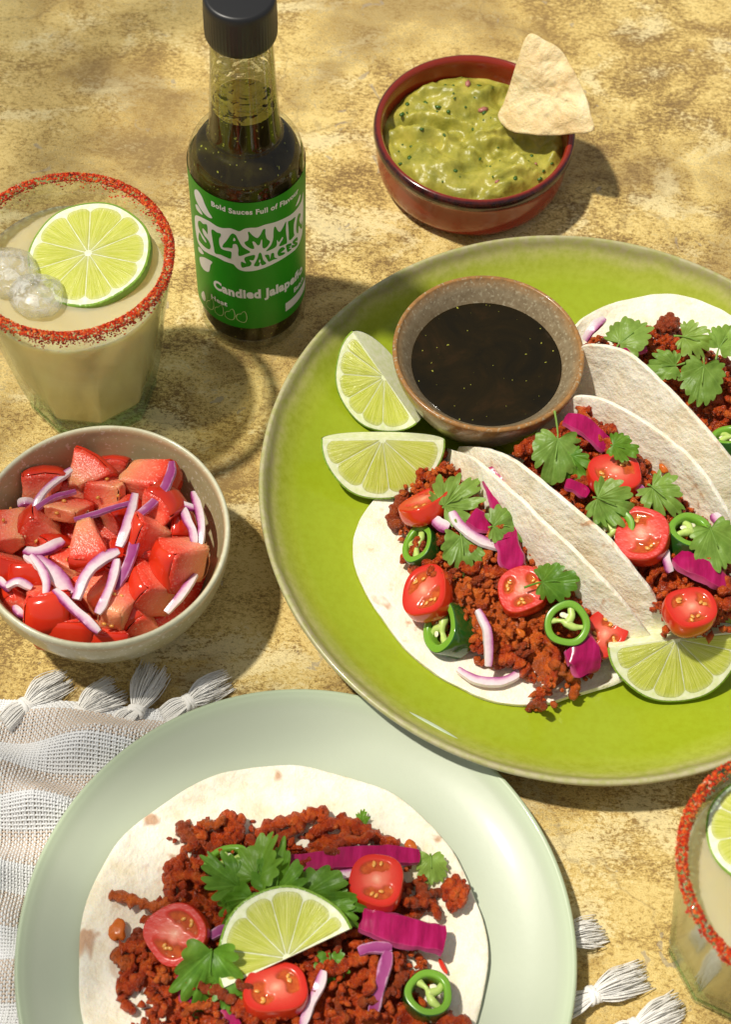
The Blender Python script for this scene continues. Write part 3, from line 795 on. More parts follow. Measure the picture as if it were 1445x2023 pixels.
# the part below the plate: a plain flat sheet reaching the far hem
V = []; nu, nv = 60, 50
for i in range(nu):
    for j in range(nv):
        y = 70 + (232 - 70) * j / (nv - 1); xe = 82 + (150 - y) * .22
        x = -60 + (xe + 60) * i / (nu - 1)
        V.append((x, y, .55))
mk('plain_sheet', np.array(V), grid_faces(nu, nv), MT['thread_white'], parent=nap)

def tassel(root, knot, tipa, tipb, seed, n=170, z=4.0):
    r = random.Random(seed); parts = []
    R, K = WL([(*root, 2.5)])[0], WL([(*knot, z)])[0]; A, B = WL([(*tipa, 1.4)])[0], WL([(*tipb, 1.4)])[0]
    side = nrm(np.cross(B - A if np.linalg.norm(B - A) > 0 else np.array([1., 0, 0]), (0, 0, 1)))
    ab = nrm(B - A)
    for k in range(n):
        u = k / (n - 1); lay = r.uniform(0, 1)
        tip = A + (B - A) * u + nrm((A + B) / 2 - K) * r.uniform(-3.4, 4.2) + np.array([r.gauss(0, .7), r.gauss(0, .7), 0]) + (0, 0, lay * 4.2 * (1 - abs(2 * u - 1)))
        p0 = K + ab * (u - .5) * 3.6 + (0, 0, (lay - .5) * 2.6)
        mid = (p0 + tip) / 2 + ab * (u - .5) * 3.0 + (0, 0, 2.2 * lay + .6) + np.array([r.gauss(0, .35), r.gauss(0, .35), 0])
        parts.append(tube(cr(np.array([p0, mid, tip]), 9), .17, 4, True))
        if k % 2 == 0:
            rr = R + ab * (u - .5) * 7.5 + (0, 0, lay * 1.5)
            parts.append(tube(cr(np.array([p0, (p0 + rr) / 2 + ab * (u - .5) * 2 + (0, 0, 1.3 * lay + .4), rr]), 8), .22, 4, True))
    V, F = merge(parts)
    t = mk('tassel', V, F, MT['tassel'], parent=nap)
    # the knot: a few overlapping cord turns
    ax = nrm((A + B) / 2 - K); kn = []
    for q in range(3):
        c = K + ax * (q - 1) * 1.3
        th = np.linspace(0, 2 * math.pi, 22)
        ring = np.array([c + (ab * math.cos(a) * 2.7 + np.array([0, 0, 1]) * math.sin(a) * 2.0) + ax * (.8 * math.sin(a + q)) for a in th])
        kn.append(tube(ring, .95, 7, True))
    kn.append((ICO2[0] * 1.9 + K, ICO2[1]))
    V, F = merge(kn); V = V + .25 * np.stack([fbm(V * .9, s) for s in (1, 2, 3)], 1)
    mk('knot', V, F, MT['tassel'], parent=t)
for i, a in enumerate((((8, 1432), (50, 1393), (103, 1330), (131, 1368)), ((122, 1432), (157, 1408), (196, 1345), (244, 1392)), ((238, 1430), (268, 1404), (273, 1322), (330, 1345)), ((322, 1420), (372, 1387), (424, 1330), (447, 1372)),
                       ((1098, 1868), (1112, 1858), (1158, 1822), (1188, 1868)), ((1112, 1998), (1172, 1966), (1245, 1905), (1272, 1962)), ((1215, 2052), (1256, 2030), (1318, 1968), (1342, 2016)))):
    tassel(*a, seed=20 + i)

# ------------------------------------------------------------------ limes
def lime_piece(R, span, depth, dome, bounds, seed):
    """meshes of a cut lime piece: its cut face in the z=0 plane, body below. span in degrees from angle 0."""
    r = random.Random(seed); sp = math.radians(span); full = span >= 359
    na = max(24, int(span / 3)); out = {}
    def rr(a): return R * (1 + .012 * math.sin(3 * a + seed) + .008 * math.sin(7 * a))
    # body / rind
    V = []; E = []; ang = [sp * k / (na if full else na - 1) for k in range(na)]
    if dome: prof = [(1.0 * math.cos(q) ** .85 if q < 1.55 else .02, -depth * math.sin(q)) for q in np.linspace(0, math.pi / 2 - .02, 16)]
    else: prof = [(1.0, 0), (1.012, -.4), (1.015, -depth / 2), (1.012, -depth + .4), (1.0, -depth)]
    prof = [(.975, .12)] + prof
    for q, z in prof:
        for a in ang: V.append((rr(a) * q * math.cos(a), rr(a) * q * math.sin(a), z)); E.append(max(0, 1 - abs(z) / 2.2) if dome else .5)
    out['rind'] = (np.array(V), grid_faces(len(prof), na, 0, False, full), 'lime_rind', {'edge': E})
    # pith disc (face), flat sides, far face
    V = [(0, 0, 0.05)]; F = []
    for a in ang: V.append((rr(a) * .972 * math.cos(a), rr(a) * .972 * math.sin(a), .05))
    for k in range(na if full else na - 1): F.append((0, 1 + k, 1 + (k + 1) % na))
    if not dome:
        b0 = len(V); V.append((0, 0, -depth))
        for a in ang: V.append((rr(a) * .99 * math.cos(a), rr(a) * .99 * math.sin(a), -depth))
        for k in range(na if full else na - 1): F.append((b0, b0 + 1 + (k + 1) % na, b0 + 1 + k))
    if not full:
        for a in (0, sp):
            b0 = len(V); pts = [(rr(a) * q * .985, z) for q, z in prof[1:]]
            V.append((0, 0, .0)); V += [(p[0] * math.cos(a), p[0] * math.sin(a), p[1]) for p in pts]; V.append((0, 0, prof[-1][1]))
            for k in range(1, len(pts) + 1): F.append((b0, b0 + k, b0 + k + 1))
    out['pith'] = (np.array(V), F, 'pith', {})
    segs = []
    for a0, a1 in bounds:
        a0, a1 = math.radians(a0), math.radians(a1); nr, nt = 11, 19
        V = []; A = []; Rd = []
        ri, ro = R * .06, R * .915 * r.uniform(.975, 1.015)
        for i in range(nr):
            q = i / (nr - 1)
            for j in range(nt):
                u = j / (nt - 1)
                wgt = 1 - .10 * q ** 6 * abs(2 * u - 1) ** 4
                rad = ri + (ro * wgt - ri) * q
                gap = (.10 + .10 * r.random()) / max(rad, 1.2)
                a = (a0 + gap) + (a1 - a0 - 2 * gap) * u
                if a1 - a0 - 2 * gap < 0: a = (a0 + a1) / 2
                bul = (1 - abs(2 * u - 1) ** 4) * (1 - abs(2 * q - 1) ** 6)
                V.append((rad * math.cos(a), rad * math.sin(a), .06 + .32 * bul * (.8 + .2 * math.sin(a * 31 + 2 * math.sin(q * 7))))); A.append(a * 3 + seed); Rd.append(q)
        segs.append((np.array(V), grid_faces(nr, nt), 'lime_flesh', {'ang': A, 'rad': Rd}))
    out['segments'] = segs
    return out

def add_lime(name, M, label, R, span, depth, dome, bounds, seed, group):
    e = empty(name, M, label, 'lime', group)
    d = lime_piece(R, span, depth, dome, bounds, seed)
    for k in ('rind', 'pith'):
        V, F, m, at = d[k]; mk(k, V, F, MT[m], attrs=at, parent=e)
    for V, F, m, at in d['segments']: mk('segment', V, F, MT[m], attrs=at, parent=e)
    return e

def mtx3(loc, x, n):
    """frame from an in-face x direction and a face normal"""
    n = nrm(n); x = np.asarray(x, float); x = nrm(x - n * (x @ n)); y = np.cross(n, x); L = np.asarray(loc) * .001
    return Matrix(((x[0], y[0], n[0], L[0]), (x[1], y[1], n[1], L[1]), (x[2], y[2], n[2], L[2]), (0, 0, 0, 1)))

def face_lime(c, e0, e1, rim):
    """centre, both ends of the straight cut and the mid rim, as world points -> frame whose face spans angle 0..180"""
    x = np.asarray(e0) - np.asarray(e1); y = np.asarray(rim) - np.asarray(c)
    return mtx3(c, x, np.cross(x, y))

half = [(2, 27), (27, 62), (62, 95), (95, 128), (128, 160), (160, 178)]
# wedges on the green plate: straight edge ends, mid rim (pixel, pixel, height)
c = W(760, 745, 27); add_lime('lime_wedge', face_lime(c, W(700, 668, 30), W(832, 858, 14), W(706, 826, 9)), 'lime wedge tilted against the stoneware dip bowl', 23.5, 180, 17, True, [(2, 20), (20, 52), (52, 82), (82, 108), (108, 138), (138, 178)], 3, 'lime wedges on the green plate')
c = W(756, 868, 27); add_lime('lime_wedge', face_lime(c, W(633, 872, 23), W(872, 874, 25), W(748, 972, 12)), 'lime wedge lying below the tilted one, touching the mince', 25, 180, 17, True, [(2, 30), (30, 66), (66, 98), (98, 138), (138, 178)], 5, 'lime wedges on the green plate')
c = W(1338, 1262, 27); add_lime('lime_wedge', face_lime(c, W(1211, 1278, 24), W(1468, 1245, 28), W(1335, 1382, 9)), 'lime wedge lying at the near end of the folded tacos', 26, 180, 17, True, half, 8, 'lime wedges on the green plate')
# wheel floating in the drink
_c = [14, 42, 83, 112, 152, 188, 221, 262, 293, 334, 374]
nb = [(_c[k], _c[k + 1]) for k in range(10)]
add_lime('lime_slice', mtx(W(174, 500, 79.2), tiltn(215, 9), 12), 'round lime slice floating in the drink behind the salsa bowl', 24.2, 360, 4.0, False, nb, 2, 'lime slices in the drinks')
add_lime('lime_slice', mtx(W(1516, 1640, 80), tiltn(200, 12), 40), 'lime slice in the glass cut off by the frame', 19, 360, 4.0, False, nb, 6, 'lime slices in the drinks')
# half slice leaning on the flat taco
c = W(567, 1893, 23); add_lime('lime_slice', face_lime(c, W(723, 1863, 30), W(462, 1985, 23), W(566, 1790, 27)), 'half round lime slice resting on the coriander of the flat taco', 24.0, 180, 3.2, False, [(3, 18), (18, 50), (50, 82), (82, 112), (112, 148), (148, 177)], 9, None)

# ------------------------------------------------------------------ generic strips (onion, cabbage)
def strip_mesh(path, w, t, taper=(.65, .7), up=(0, 0, 1), twist=0.0, n=26, seed=0, mat='onion', flip=False):
    P = cr(np.asarray(path, float), n); m = n
    T = np.gradient(P, axis=0); T /= np.linalg.norm(T, axis=1)[:, None]
    quads = [((-.5, -.5), (-.42, .5)), ((-.42, .5), (.42, .5)), ((.42, .5), (.5, -.5)), ((.5, -.5), (-.5, -.5))]
    V = []; S = []; F = []; frames = []
    for i in range(m):
        u = i / (m - 1); f = 1 - (1 - taper[0]) * max(0, 1 - u / .22) ** 1.3 - (1 - taper[1]) * max(0, 1 - (1 - u) / .22) ** 1.3
        x = nrm(np.cross(T[i], up)); y = np.cross(x, T[i])
        a = twist * (u - .5); ca, sa = math.cos(a), math.sin(a)
        frames.append((x * ca + y * sa, -x * sa + y * ca, w * f * (1 + .07 * math.sin(u * 9 + seed)), t * (.7 + .3 * f)))
    for q, ((ax, ay), (bx, by)) in enumerate(quads):
        off = len(V); nn = 5
        for i in range(m):
            X, Y, ww, tt = frames[i]
            for k in range(nn):
                g = k / (nn - 1); sx, sy = ax + (bx - ax) * g, ay + (by - ay) * g
                V.append(P[i] + X * ww * sx + Y * tt * (sy + (.10 * (1 - (2 * g - 1) ** 2) if q == 1 else 0)))
                S.append((sx if not flip else -sx) + .5)
        F += grid_faces(m, nn, off)
    for i in (0, m - 1):
        X, Y, ww, tt = frames[i]; off = len(V)
        for sx, sy in ((-.5, -.5), (.5, -.5), (.42, .5), (-.42, .5)): V.append(P[i] + X * ww * sx + Y * tt * sy); S.append((sx if not flip else -sx) * .6 + .4)
        F.append((off, off + 1, off + 2, off + 3))
    V = np.array(V)
    V += .05 * w * np.stack([vnoise(V * .35 + seed, s) for s in (1, 2, 3)], 1)
    return V, F, S

def strip(name, pts, w, t, label, cat, group, z=None, **kw):
    P = WL(pts, z); c = P.mean(0)
    mat = kw.pop('mat', 'onion')
    if mat.startswith('onion'): w, t = w * .84, t * .60
    if mat == 'cabbage': t = t * .62
    V, F, S = strip_mesh(P - c, w, t, **kw)
    return tag(mk(name, V, F, MT[mat], attrs={'side': S}, M=mtx(c)), label, cat, group)

# ------------------------------------------------------------------ salsa: chunks of tomato and red onion
def chunk_mesh(a, b, h, seed):
    r = random.Random(seed); n = 7
    cor = {}
    for ix in (0, 1):
        for iy in (0, 1):
            for iz in (0, 1):
                s = .80 if iz == 0 else 1.0; sw = (.25 if seed % 2 else .62) if iz == 0 else 1.0
                cor[ix, iy, iz] = np.array([(ix - .5) * a * sw * r.uniform(.75, 1.2), (iy - .5) * b * s * r.uniform(.75, 1.2), (iz - .5) * h * 1.15 * r.uniform(.8, 1.15)])
    sheer = np.array([r.uniform(-.25, .25) * a, r.uniform(-.25, .25) * b, 0])
    def tri(u, v, w):
        p = 0
        for (ix, iy, iz), c in cor.items():
            p = p + c * (u if ix else 1 - u) * (v if iy else 1 - v) * (w if iz else 1 - w)
        p = p + sheer * (w - .5)
        p = p + np.array([0, 0, 1]) * w * .30 * min(a, b) * (1 - ((2 * u - 1) ** 2 + (2 * v - 1) ** 2) * .5)
        return p
    V = []; F = []; mi = []; D = []
    g = [0, .05, .2, .5, .8, .95, 1]
    for face in range(6):
        off = len(V)
        for i in range(n):
            for j in range(n):
                s, t_ = g[i], g[j]
                u, v, w = [(s, t_, 1), (s, t_, 0), (0, s, t_), (1, s, t_), (s, 0, t_), (s, 1, t_)][face]
                p = tri(u, v, w)
                e = sum(1 for q in (u, v, w) if q in (0, 1))
                if e >= 2: p = p * (.94 if e == 2 else .88)
                if face != 0: p = p + .35 * np.array([math.sin(p[1] * 1.3 + seed), math.sin(p[2] * 1.1 + 2 * seed), math.sin(p[0] * 1.2 + seed)])
                if face == 1: p = p + np.array([0, 0, .10 * h * math.sin(s * 5 + seed) * math.sin(t_ * 4)])
                V.append(p); D.append(1 - w if face != 1 else .8)
        f = grid_faces(n, n, off)
        if face in (1, 3, 4): f = [tuple(reversed(q)) for q in f]
        F += f; mi += [0 if face == 0 else 1] * len(f)
    return np.array(V), F, mi, D

ctr = TOM + np.array([0, 0, 33])
CH = [  # px, py, z, a, b, h, skin azimuth, skin tilt, spin, label
 (80, 965, 34, 19, 13, 9, 100, 55, 20, 'orange red tomato chunk under the long onion sliver at the back of the bowl'),
 (169, 945, 37, 20, 13, 11, 60, 85, 15, 'pale cut tomato chunk highest at the back of the salsa bowl'),
 (290, 950, 37, 17, 15, 14, -30, 75, 40, 'tomato chunk showing a pink cut side and a red skin side at the back'),
 (222, 978, 35, 17, 13, 10, 150, 110, 5, 'seedy orange tomato chunk between the two back chunks'),
 (130, 1010, 36, 22, 10, 9, 80, 115, -3, 'long pale tomato strip with a yellowish core'),
 (20, 1050, 36, 17, 19, 12, 180, 95, 0, 'seeded tomato chunk at the outer wall of the salsa bowl'),
 (82, 1045, 34, 14, 16, 11, 170, 60, 10, 'tomato chunk with a glossy red side next to the seeded one'),
 (172, 1068, 40, 20, 18, 14, -80, 100, 12, 'big pink tomato cube with one seed in the middle of the salsa'),
 (319, 1016, 38, 17, 17, 12, 40, 50, -35, 'tomato chunk with red skin on top near two pale onion slivers'),
 (293, 1078, 38, 12, 22, 12, 190, 60, -25, 'tall red skinned tomato wedge with a pale tip'),
 (361, 1106, 37, 17, 19, 14, 205, 72, -10, 'pointed tomato chunk with a yellow seed tip at the bowl wall'),
 (302, 1172, 34, 18, 17, 13, 190, 62, -35, 'frosted pink tomato chunk with a red skin flank near the front wall'),
 (238, 1204, 37, 14, 19, 12, 80, 95, -5, 'upright pink tomato block beside the white onion sliver at the front'),
 (84, 1196, 35, 19, 16, 13, -80, 35, 12, 'bright red skinned tomato block at the front of the bowl'),
 (130, 1240, 30, 22, 13, 11, -90, 60, 5, 'red tomato chunk with an orange patch against the front wall'),
 (20, 1122, 31, 16, 11, 11, -60, 50, -20, 'dark red tomato chunk low by the bowl wall'),
 (58, 1132, 34, 15, 9, 9, -90, 40, 5, 'thin red tomato slab under the lilac onion'),
 (143, 1132, 33, 14, 14, 10, 120, 100, -15, 'pale pink tomato chunk between two onion slivers'),
 (192, 1168, 32, 15, 15, 10, 130, 105, 30, 'orange tomato chunk behind the upright block'),
 (228, 1018, 33, 15, 13, 11, -30, 60, 35, 'small red tomato chunk tucked under the white onion strip'),
 (292, 1118, 30, 17, 13, 11, 90, 40, 20, 'shaded red tomato chunk sunk between three others'),
 (275, 1222, 29, 14, 15, 11, 200, 50, 30, 'red tomato chunk wedged between the block and the front wall'),
 (203, 1253, 29, 18, 9, 9, -90, 55, 0, 'shiny tomato scrap touching the front of the bowl'),
 (40, 1190, 29, 12, 14, 10, 170, 60, 10, 'brownish tomato chunk with an onion tip below it'),
 (114, 1104, 30, 15, 13, 10, 60, 45, 50, 'wet red tomato chunk below the lilac onion arc'),
 (345, 1050, 32, 14, 13, 10, 0, 45, 10, 'small tomato chunk half hidden by the curved onion pair'),
 (150, 975, 30, 17, 12, 9, 100, 50, 10, 'red tomato chunk half hidden behind the long pale strip'),
 (225, 935, 31, 15, 10, 9, 90, 50, 0, 'shaded tomato chunk lowest at the back wall'),
 (230, 1120, 30, 16, 14, 10, 0, 40, 0, 'red tomato chunk under the crossed onion slivers'),
]
for k, (px, py, z, a, b, h, az, ti, sp, lb) in enumerate(CH):
    V, F, mi, D = chunk_mesh(a, b, h, 40 + k)
    loc = W(px, py, z - 3)
    to = tag(mk('tomato_chunk', V, F, [MT['tom_skin'], MT['tom_flesh']], mi, attrs={'depth': D}, M=mtx(loc, tiltn(az, ti), sp)), lb, 'tomato', 'tomato chunks in the salsa bowl')
    if 'seed' in lb or k in (4, 17, 12):
        for fi in (1, 2, 4):
            q_ = V[fi * 49 + 24]
            for dx in (-1.2, 1.3): mk('seed', ICO1[0] * np.array([1.1, .8, .7]) + q_ * 1.01 + np.array([dx, .6 * dx, .3 * dx]), ICO1[1], MT['tseed'], parent=to)
# hidden fill below so the bowl is not empty
pr = [(0, 24), (20, 24), (33, 22.5), (38.5, 20.5), (36, 16.5), (20, 8), (0, 7)]
V, F = lathe(pr, 48); V[:, 2] += 1.6 * fbm(V * .16, 4)
tag(mk('tomato_juice', V, F, MT['tom_flesh'], attrs={'depth': np.clip(.25 + .3 * fbm(V * .1, 8), 0, 1)}, M=mtx(TOM)), 'pulpy tomato juice at the bottom of the salsa bowl', 'salsa', kind='stuff')
def zz(pts): return [(x * .32526, 820 + y * .32526) for x, y in pts]
ON = [
 ([(445, 325), (350, 390), (260, 470), (205, 560)], 38, 3.8, 2.4, False, 'purple edged onion sliver lying over the back tomato chunk'),
 ([(460, 465), (330, 500), (230, 560), (130, 660)], 37, 3.2, 2.2, True, 'curved purple onion sliver reaching down to the seeded tomato chunk'),
 ([(830, 525), (700, 560), (580, 600), (450, 635)], 43, 3.0, 2.0, True, 'thin dark purple onion sliver crossing the pale tomato strip'),
 ([(820, 480), (790, 600), (760, 700), (720, 800)], 43, 5.4, 2.0, False, 'wide white onion strip standing in the middle of the salsa'),
 ([(1045, 285), (1030, 370), (960, 500), (820, 620)], 44, 5.0, 2.0, True, 'long purple onion sliver pointing past the rim at the back'),
 ([(1170, 470), (1205, 570), (1225, 690), (1210, 810)], 38, 4.2, 2.2, False, 'pale curved onion sliver hugging the bowl wall'),
 ([(1110, 560), (1140, 640), (1170, 700), (1180, 780)], 39, 4.6, 2.2, False, 'pale onion sliver with purple end next to the wall hugging one'),
 ([(1065, 505), (1110, 540), (1190, 570)], 38, 3.6, 2.0, False, 'short pale onion sliver joining the curved pair'),
 ([(150, 820), (220, 830), (310, 800), (380, 760)], 38, 6.0, 2.2, False, 'lilac onion arc opening toward the big tomato cube'),
 ([(160, 840), (250, 900), (350, 980), (430, 1090)], 38, 8.5, 2.2, True, 'broad lilac onion petal with ribbed lines'),
 ([(190, 850), (250, 930), (280, 1010), (275, 1100)], 41, 4.2, 2.0, True, 'bent pink onion sliver lying on the broad petal'),
 ([(720, 825), (620, 870), (520, 970), (460, 1120)], 42, 6.0, 2.4, False, 'thick pale onion arc in front of the big tomato cube'),
 ([(840, 660), (810, 800), (770, 920), (690, 1060)], 41, 5.6, 2.0, True, 'deep purple onion strip below the wide white strip'),
 ([(710, 880), (680, 1000), (640, 1110), (590, 1205)], 43, 4.8, 2.0, False, 'white and purple onion sliver pointing at the upright block'),
 ([(330, 1065), (430, 1160), (520, 1240), (600, 1320)], 42, 4.8, 2.4, False, 'straight white onion sliver at the front of the salsa'),
 ([(40, 1040), (110, 1010), (190, 1050)], 38, 4.4, 2.2, True, 'short purple topped onion piece near the outer wall'),
 ([(1190, 970), (1110, 1080), (1010, 1200)], 34, 4.4, 2.2, False, 'shaded onion sliver leaning along the front wall'),
 ([(85, 1165), (120, 1200), (160, 1225)], 34, 4.0, 2.2, False, 'stubby onion end beside the bright red block'),
 ([(-20, 990), (25, 1030), (60, 1060)], 36, 4.0, 2.2, False, 'onion tip cut off by the picture edge'),
 ([(110, 540), (150, 525), (205, 535)], 34, 5.0, 2.4, False, 'pale onion stub under the back tomato chunk'),
]
for k, (pts, z, w, t_, fl, lb) in enumerate(ON):
    q = zz(pts); m = len(q)
    q = [(x, y, z + 1.6 * math.sin(math.pi * i / (m - 1))) for i, (x, y) in enumerate(q)]
    strip('onion_sliver', q, w * .92, t_ * 1.0, lb, 'onion', 'onion slivers in the salsa bowl', mat='onion_deep' if k in (1, 2, 4, 12) else 'onion', flip=fl, seed=k, twist=.5 * math.sin(k * 2.1))

# ------------------------------------------------------------------ guacamole and chip
nr, na = 46, 120; V = []
for i in range(nr):
    for j in range(na):
        a = 2 * math.pi * j / na; r = 41.4 * i / (nr - 1)
        V.append((r * math.cos(a), r * math.sin(a), 0))
V = np.array(V); P = V * np.array([1, 1, 0])
wp = P * .05 + np.stack([.7 * fbm(P * .035 + 3, 1), .7 * fbm(P * .035 + 9, 2), 0 * P[:, 0]], 1)
rid = 1 - np.abs(fbm(wp * np.array([1.0, 1.9, 1]), 5, 2))
rad = np.hypot(V[:, 0], V[:, 1])
edge = np.clip((41.4 - rad) / 5, 0, 1)
V[:, 2] = 17.5 + 6.0 * np.sqrt(np.clip(1 - (rad / 42) ** 2, 0, 1)) + edge * (8.5 * (rid - .55) + 3.0 * fbm(P * .085, 9) + .9 * fbm(P * .36, 12, 2)) + .6 * fbm(P * .3, 4)
gu = mk('guacamole', V, grid_faces(nr, na, 0, False, True), MT['guac'], M=mtx(GUA))
tag(gu, 'chunky swirled guacamole heaped in the red dish', 'guacamole')
GV = V
bits = []; pink = []
for k in range(62):
    q_ = 39 * math.sqrt(random.random()); i = int(round(q_ / 41.4 * (nr - 1))) * na + random.randrange(na)
    s = random.uniform(.35, 1.15); v = ICO1[0] * np.array([s * random.uniform(.8, 1.9), s, s * .45])
    a = random.uniform(0, 6.28); R3 = np.array([[math.cos(a), math.sin(a), 0], [-math.sin(a), math.cos(a), 0], [0, 0, 1]])
    (pink if k % 9 == 0 else bits).append((v @ R3 * (1.5 if k % 9 == 0 else 1) + GV[i] + (0, 0, .1), ICO1[1]))
V, F = merge(bits); o = mk('herb_flecks', V, F, MT['herb'], parent=gu); o['kind'] = 'stuff'
V, F = merge(pink); o = mk('onion_bits', V, F, MT['pinkbit'], parent=gu); o['kind'] = 'stuff'

ol = [(1045, 68, 62), (1078, 80, 60), (1108, 98, 58), (1128, 128, 55), (1145, 160, 52), (1160, 195, 48), (1168, 225, 45), (1173, 258, 42), (1130, 265, 38), (1085, 268, 34), (1045, 265, 31), (1008, 258, 28), (985, 232, 29), (996, 205, 33), (1010, 165, 41), (1024, 120, 51)]
O3 = cr(WL(ol), 96, True); cc = O3.mean(0)
nrg = 22; V = [cc]
for i in range(1, nrg + 1):
    for p in O3: V.append(cc + (p - cc) * (i / nrg))
V = np.array(V) - cc
N = nrm(np.cross(O3[0] - cc, O3[60] - cc)); N = N if N[2] > 0 else -N
rr_ = np.linalg.norm(V, axis=1)
V = V + N * (1.3 * fbm(V * .13, 3, 3) - 2.2 * (rr_ / rr_.max()) ** 2)[:, None]
F = [(0, 1 + k, 1 + (k + 1) % 96) for k in range(96)]
F += [tuple(q + 1 for q in f) for f in grid_faces(nrg, 96, 0, False, True)]
ch = mk('tortilla_chip', V, F, MT['chip'], M=mtx(cc)); md = ch.modifiers.new('s', 'SOLIDIFY'); md.thickness = .0009; md.offset = 0
tag(ch, 'pale triangular corn chip stuck in the guacamole', 'chip')
# ------------------------------------------------------------------ tortillas
NE = nrm(np.array([.69, .72, 0]))
def rails_mesh(rails, nu=90, nv=64, bump=.40, seed=0):
    """loft: every rail is resampled along, then each column is splined across"""
    R = np.array([cr(r, nu) for r in rails])           # K x nu x 3
    V = []
    for i in range(nu): V.append(cr(R[:, i], nv))
    V = np.array(V).reshape(-1, 3)
    V[:, 2] += bump * fbm(V * np.array([.12, .12, .05]), seed, 3)
    V[:, :2] += .35 * np.stack([fbm(V * .10, seed + 5, 2), fbm(V * .10, seed + 9, 2)], 1)
    return V, grid_faces(nu, nv)

def tortilla(V, F, label, thick=1.7):
    c = V.mean(0); c[2] = V[:, 2].min()
    o = mk('soft_tortilla', V - c, F, MT['tortilla'], M=mtx(c))
    md = o.modifiers.new('thickness', 'SOLIDIFY'); md.thickness = thick * .001; md.offset = 0
    bv = o.modifiers.new('round', 'BEVEL'); bv.width = .0006; bv.segments = 2; bv.limit_method = 'ANGLE'
    return tag(o, label, 'tortilla', 'soft flour tortillas')

# taco at the front of the green plate: one half flat, the other half standing up
wallA = WL([(888, 888, 17), (930, 902, 30), (1000, 960, 40), (1100, 1052, 44), (1200, 1152, 41), (1268, 1232, 28), (1302, 1275, 11)])
flatA = WL([(870, 905, 12), (745, 982, 8), (697, 1088, 7.6), (742, 1203, 7.6), (832, 1311, 7.6), (960, 1381, 7.6), (1062, 1392, 7.6), (1150, 1370, 8), (1240, 1336, 9), (1300, 1290, 10)])
fa = cr(flatA, 7); foldA = wallA - NE * 7; foldA[:, 2] = np.minimum(8.0, wallA[:, 2] - 2)
low = foldA - NE * 6; low[:, 2] = 7.0
lo2 = (low + fa) / 2; lo2[:, 2] = 6.9
kneeA = (foldA * .60 + wallA * .40); kneeA[:, 2] = foldA[:, 2] + (wallA[:, 2] - foldA[:, 2]) * .4
V, F = rails_mesh([fa if False else cr(flatA, 24), cr(lo2, 24), cr(low, 24), cr(foldA, 24), cr(kneeA, 24), cr(wallA, 24)], seed=1)
tortilla(V, F, 'soft tortilla of the front taco, lying half open on the green plate')
# middle taco
wl = WL([(912, 884, 18), (955, 884, 34), (1012, 906, 45), (1100, 975, 50), (1200, 1062, 48), (1290, 1172, 36), (1336, 1252, 14)])
wr = WL([(1065, 850, 22), (1135, 784, 40), (1228, 805, 49), (1330, 872, 53), (1402, 947, 51), (1452, 1040, 40), (1490, 1140, 16)])
mid = (wl + wr) / 2; mid[:, 2] = 8
a1 = wl - NE * 3; a1[:, 2] = wl[:, 2] * .5 + 4; a2 = wl - NE * 5; a2[:, 2] = np.minimum(9, wl[:, 2] - 3)
b1 = wr - NE * 5; b1[:, 2] = wr[:, 2] * .5 + 4; b2 = wr - NE * 12; b2[:, 2] = 9
V, F = rails_mesh([cr(r, 24) for r in (wl, a1, a2, mid, b2, b1, wr)], seed=4)
tortilla(V, F, 'soft tortilla of the middle taco, folded into an upright trough')
# far taco
wc = WL([(1085, 735, 22), (1152, 684, 42), (1230, 691, 50), (1300, 746, 52), (1370, 816, 51), (1447, 907, 44), (1530, 1010, 22)])
fc = WL([(1105, 700, 20), (1140, 640, 19), (1205, 604, 19), (1282, 583, 20), (1362, 590, 21), (1448, 626, 22), (1545, 720, 22), (1580, 850, 20)])
fcc = cr(fc, 7)
bot = wc - NE * 10; bot[:, 2] = 9
k1 = wc - NE * 5; k1[:, 2] = wc[:, 2] * .52 + 4
m2 = (bot + fcc) / 2; m2[:, 2] = 11
V, F = rails_mesh([cr(r, 24) for r in (wc, k1, bot, m2, fcc)], seed=7)
tortilla(V, F, 'soft tortilla of the far taco, leaning behind the middle one')
# open flat tortilla on the sage plate
TC = np.array([-19.2, 166.5, 0])
V = [(0, 0, 0)]; nr, na = 44, 150
for i in range(1, nr + 1):
    for j in range(na):
        a = 2 * math.pi * j / na; R = 71.4 * (1 + .008 * math.sin(3 * a) + .006 * math.sin(7 * a + 1) + .004 * math.sin(13 * a))
        V.append((R * i / nr * math.cos(a), R * i / nr * math.sin(a), 0))
V = np.array(V); rd = np.hypot(V[:, 0] - 5, V[:, 1] - 2)
V[:, 2] = 7.4 + np.clip((rd - 52) / 20, 0, 1.1) ** 2 * 2.0 + .55 * fbm(V * .11, 3, 3) + .8 * fbm(V * .045, 8, 2) * (rd / 70)
F = [(0, 1 + k, 1 + (k + 1) % na) for k in range(na)] + [tuple(q + 1 for q in f) for f in grid_faces(nr, na, 0, False, True)]
tortilla(V + TC, F, 'soft tortilla of the open taco, flat on the sage plate')

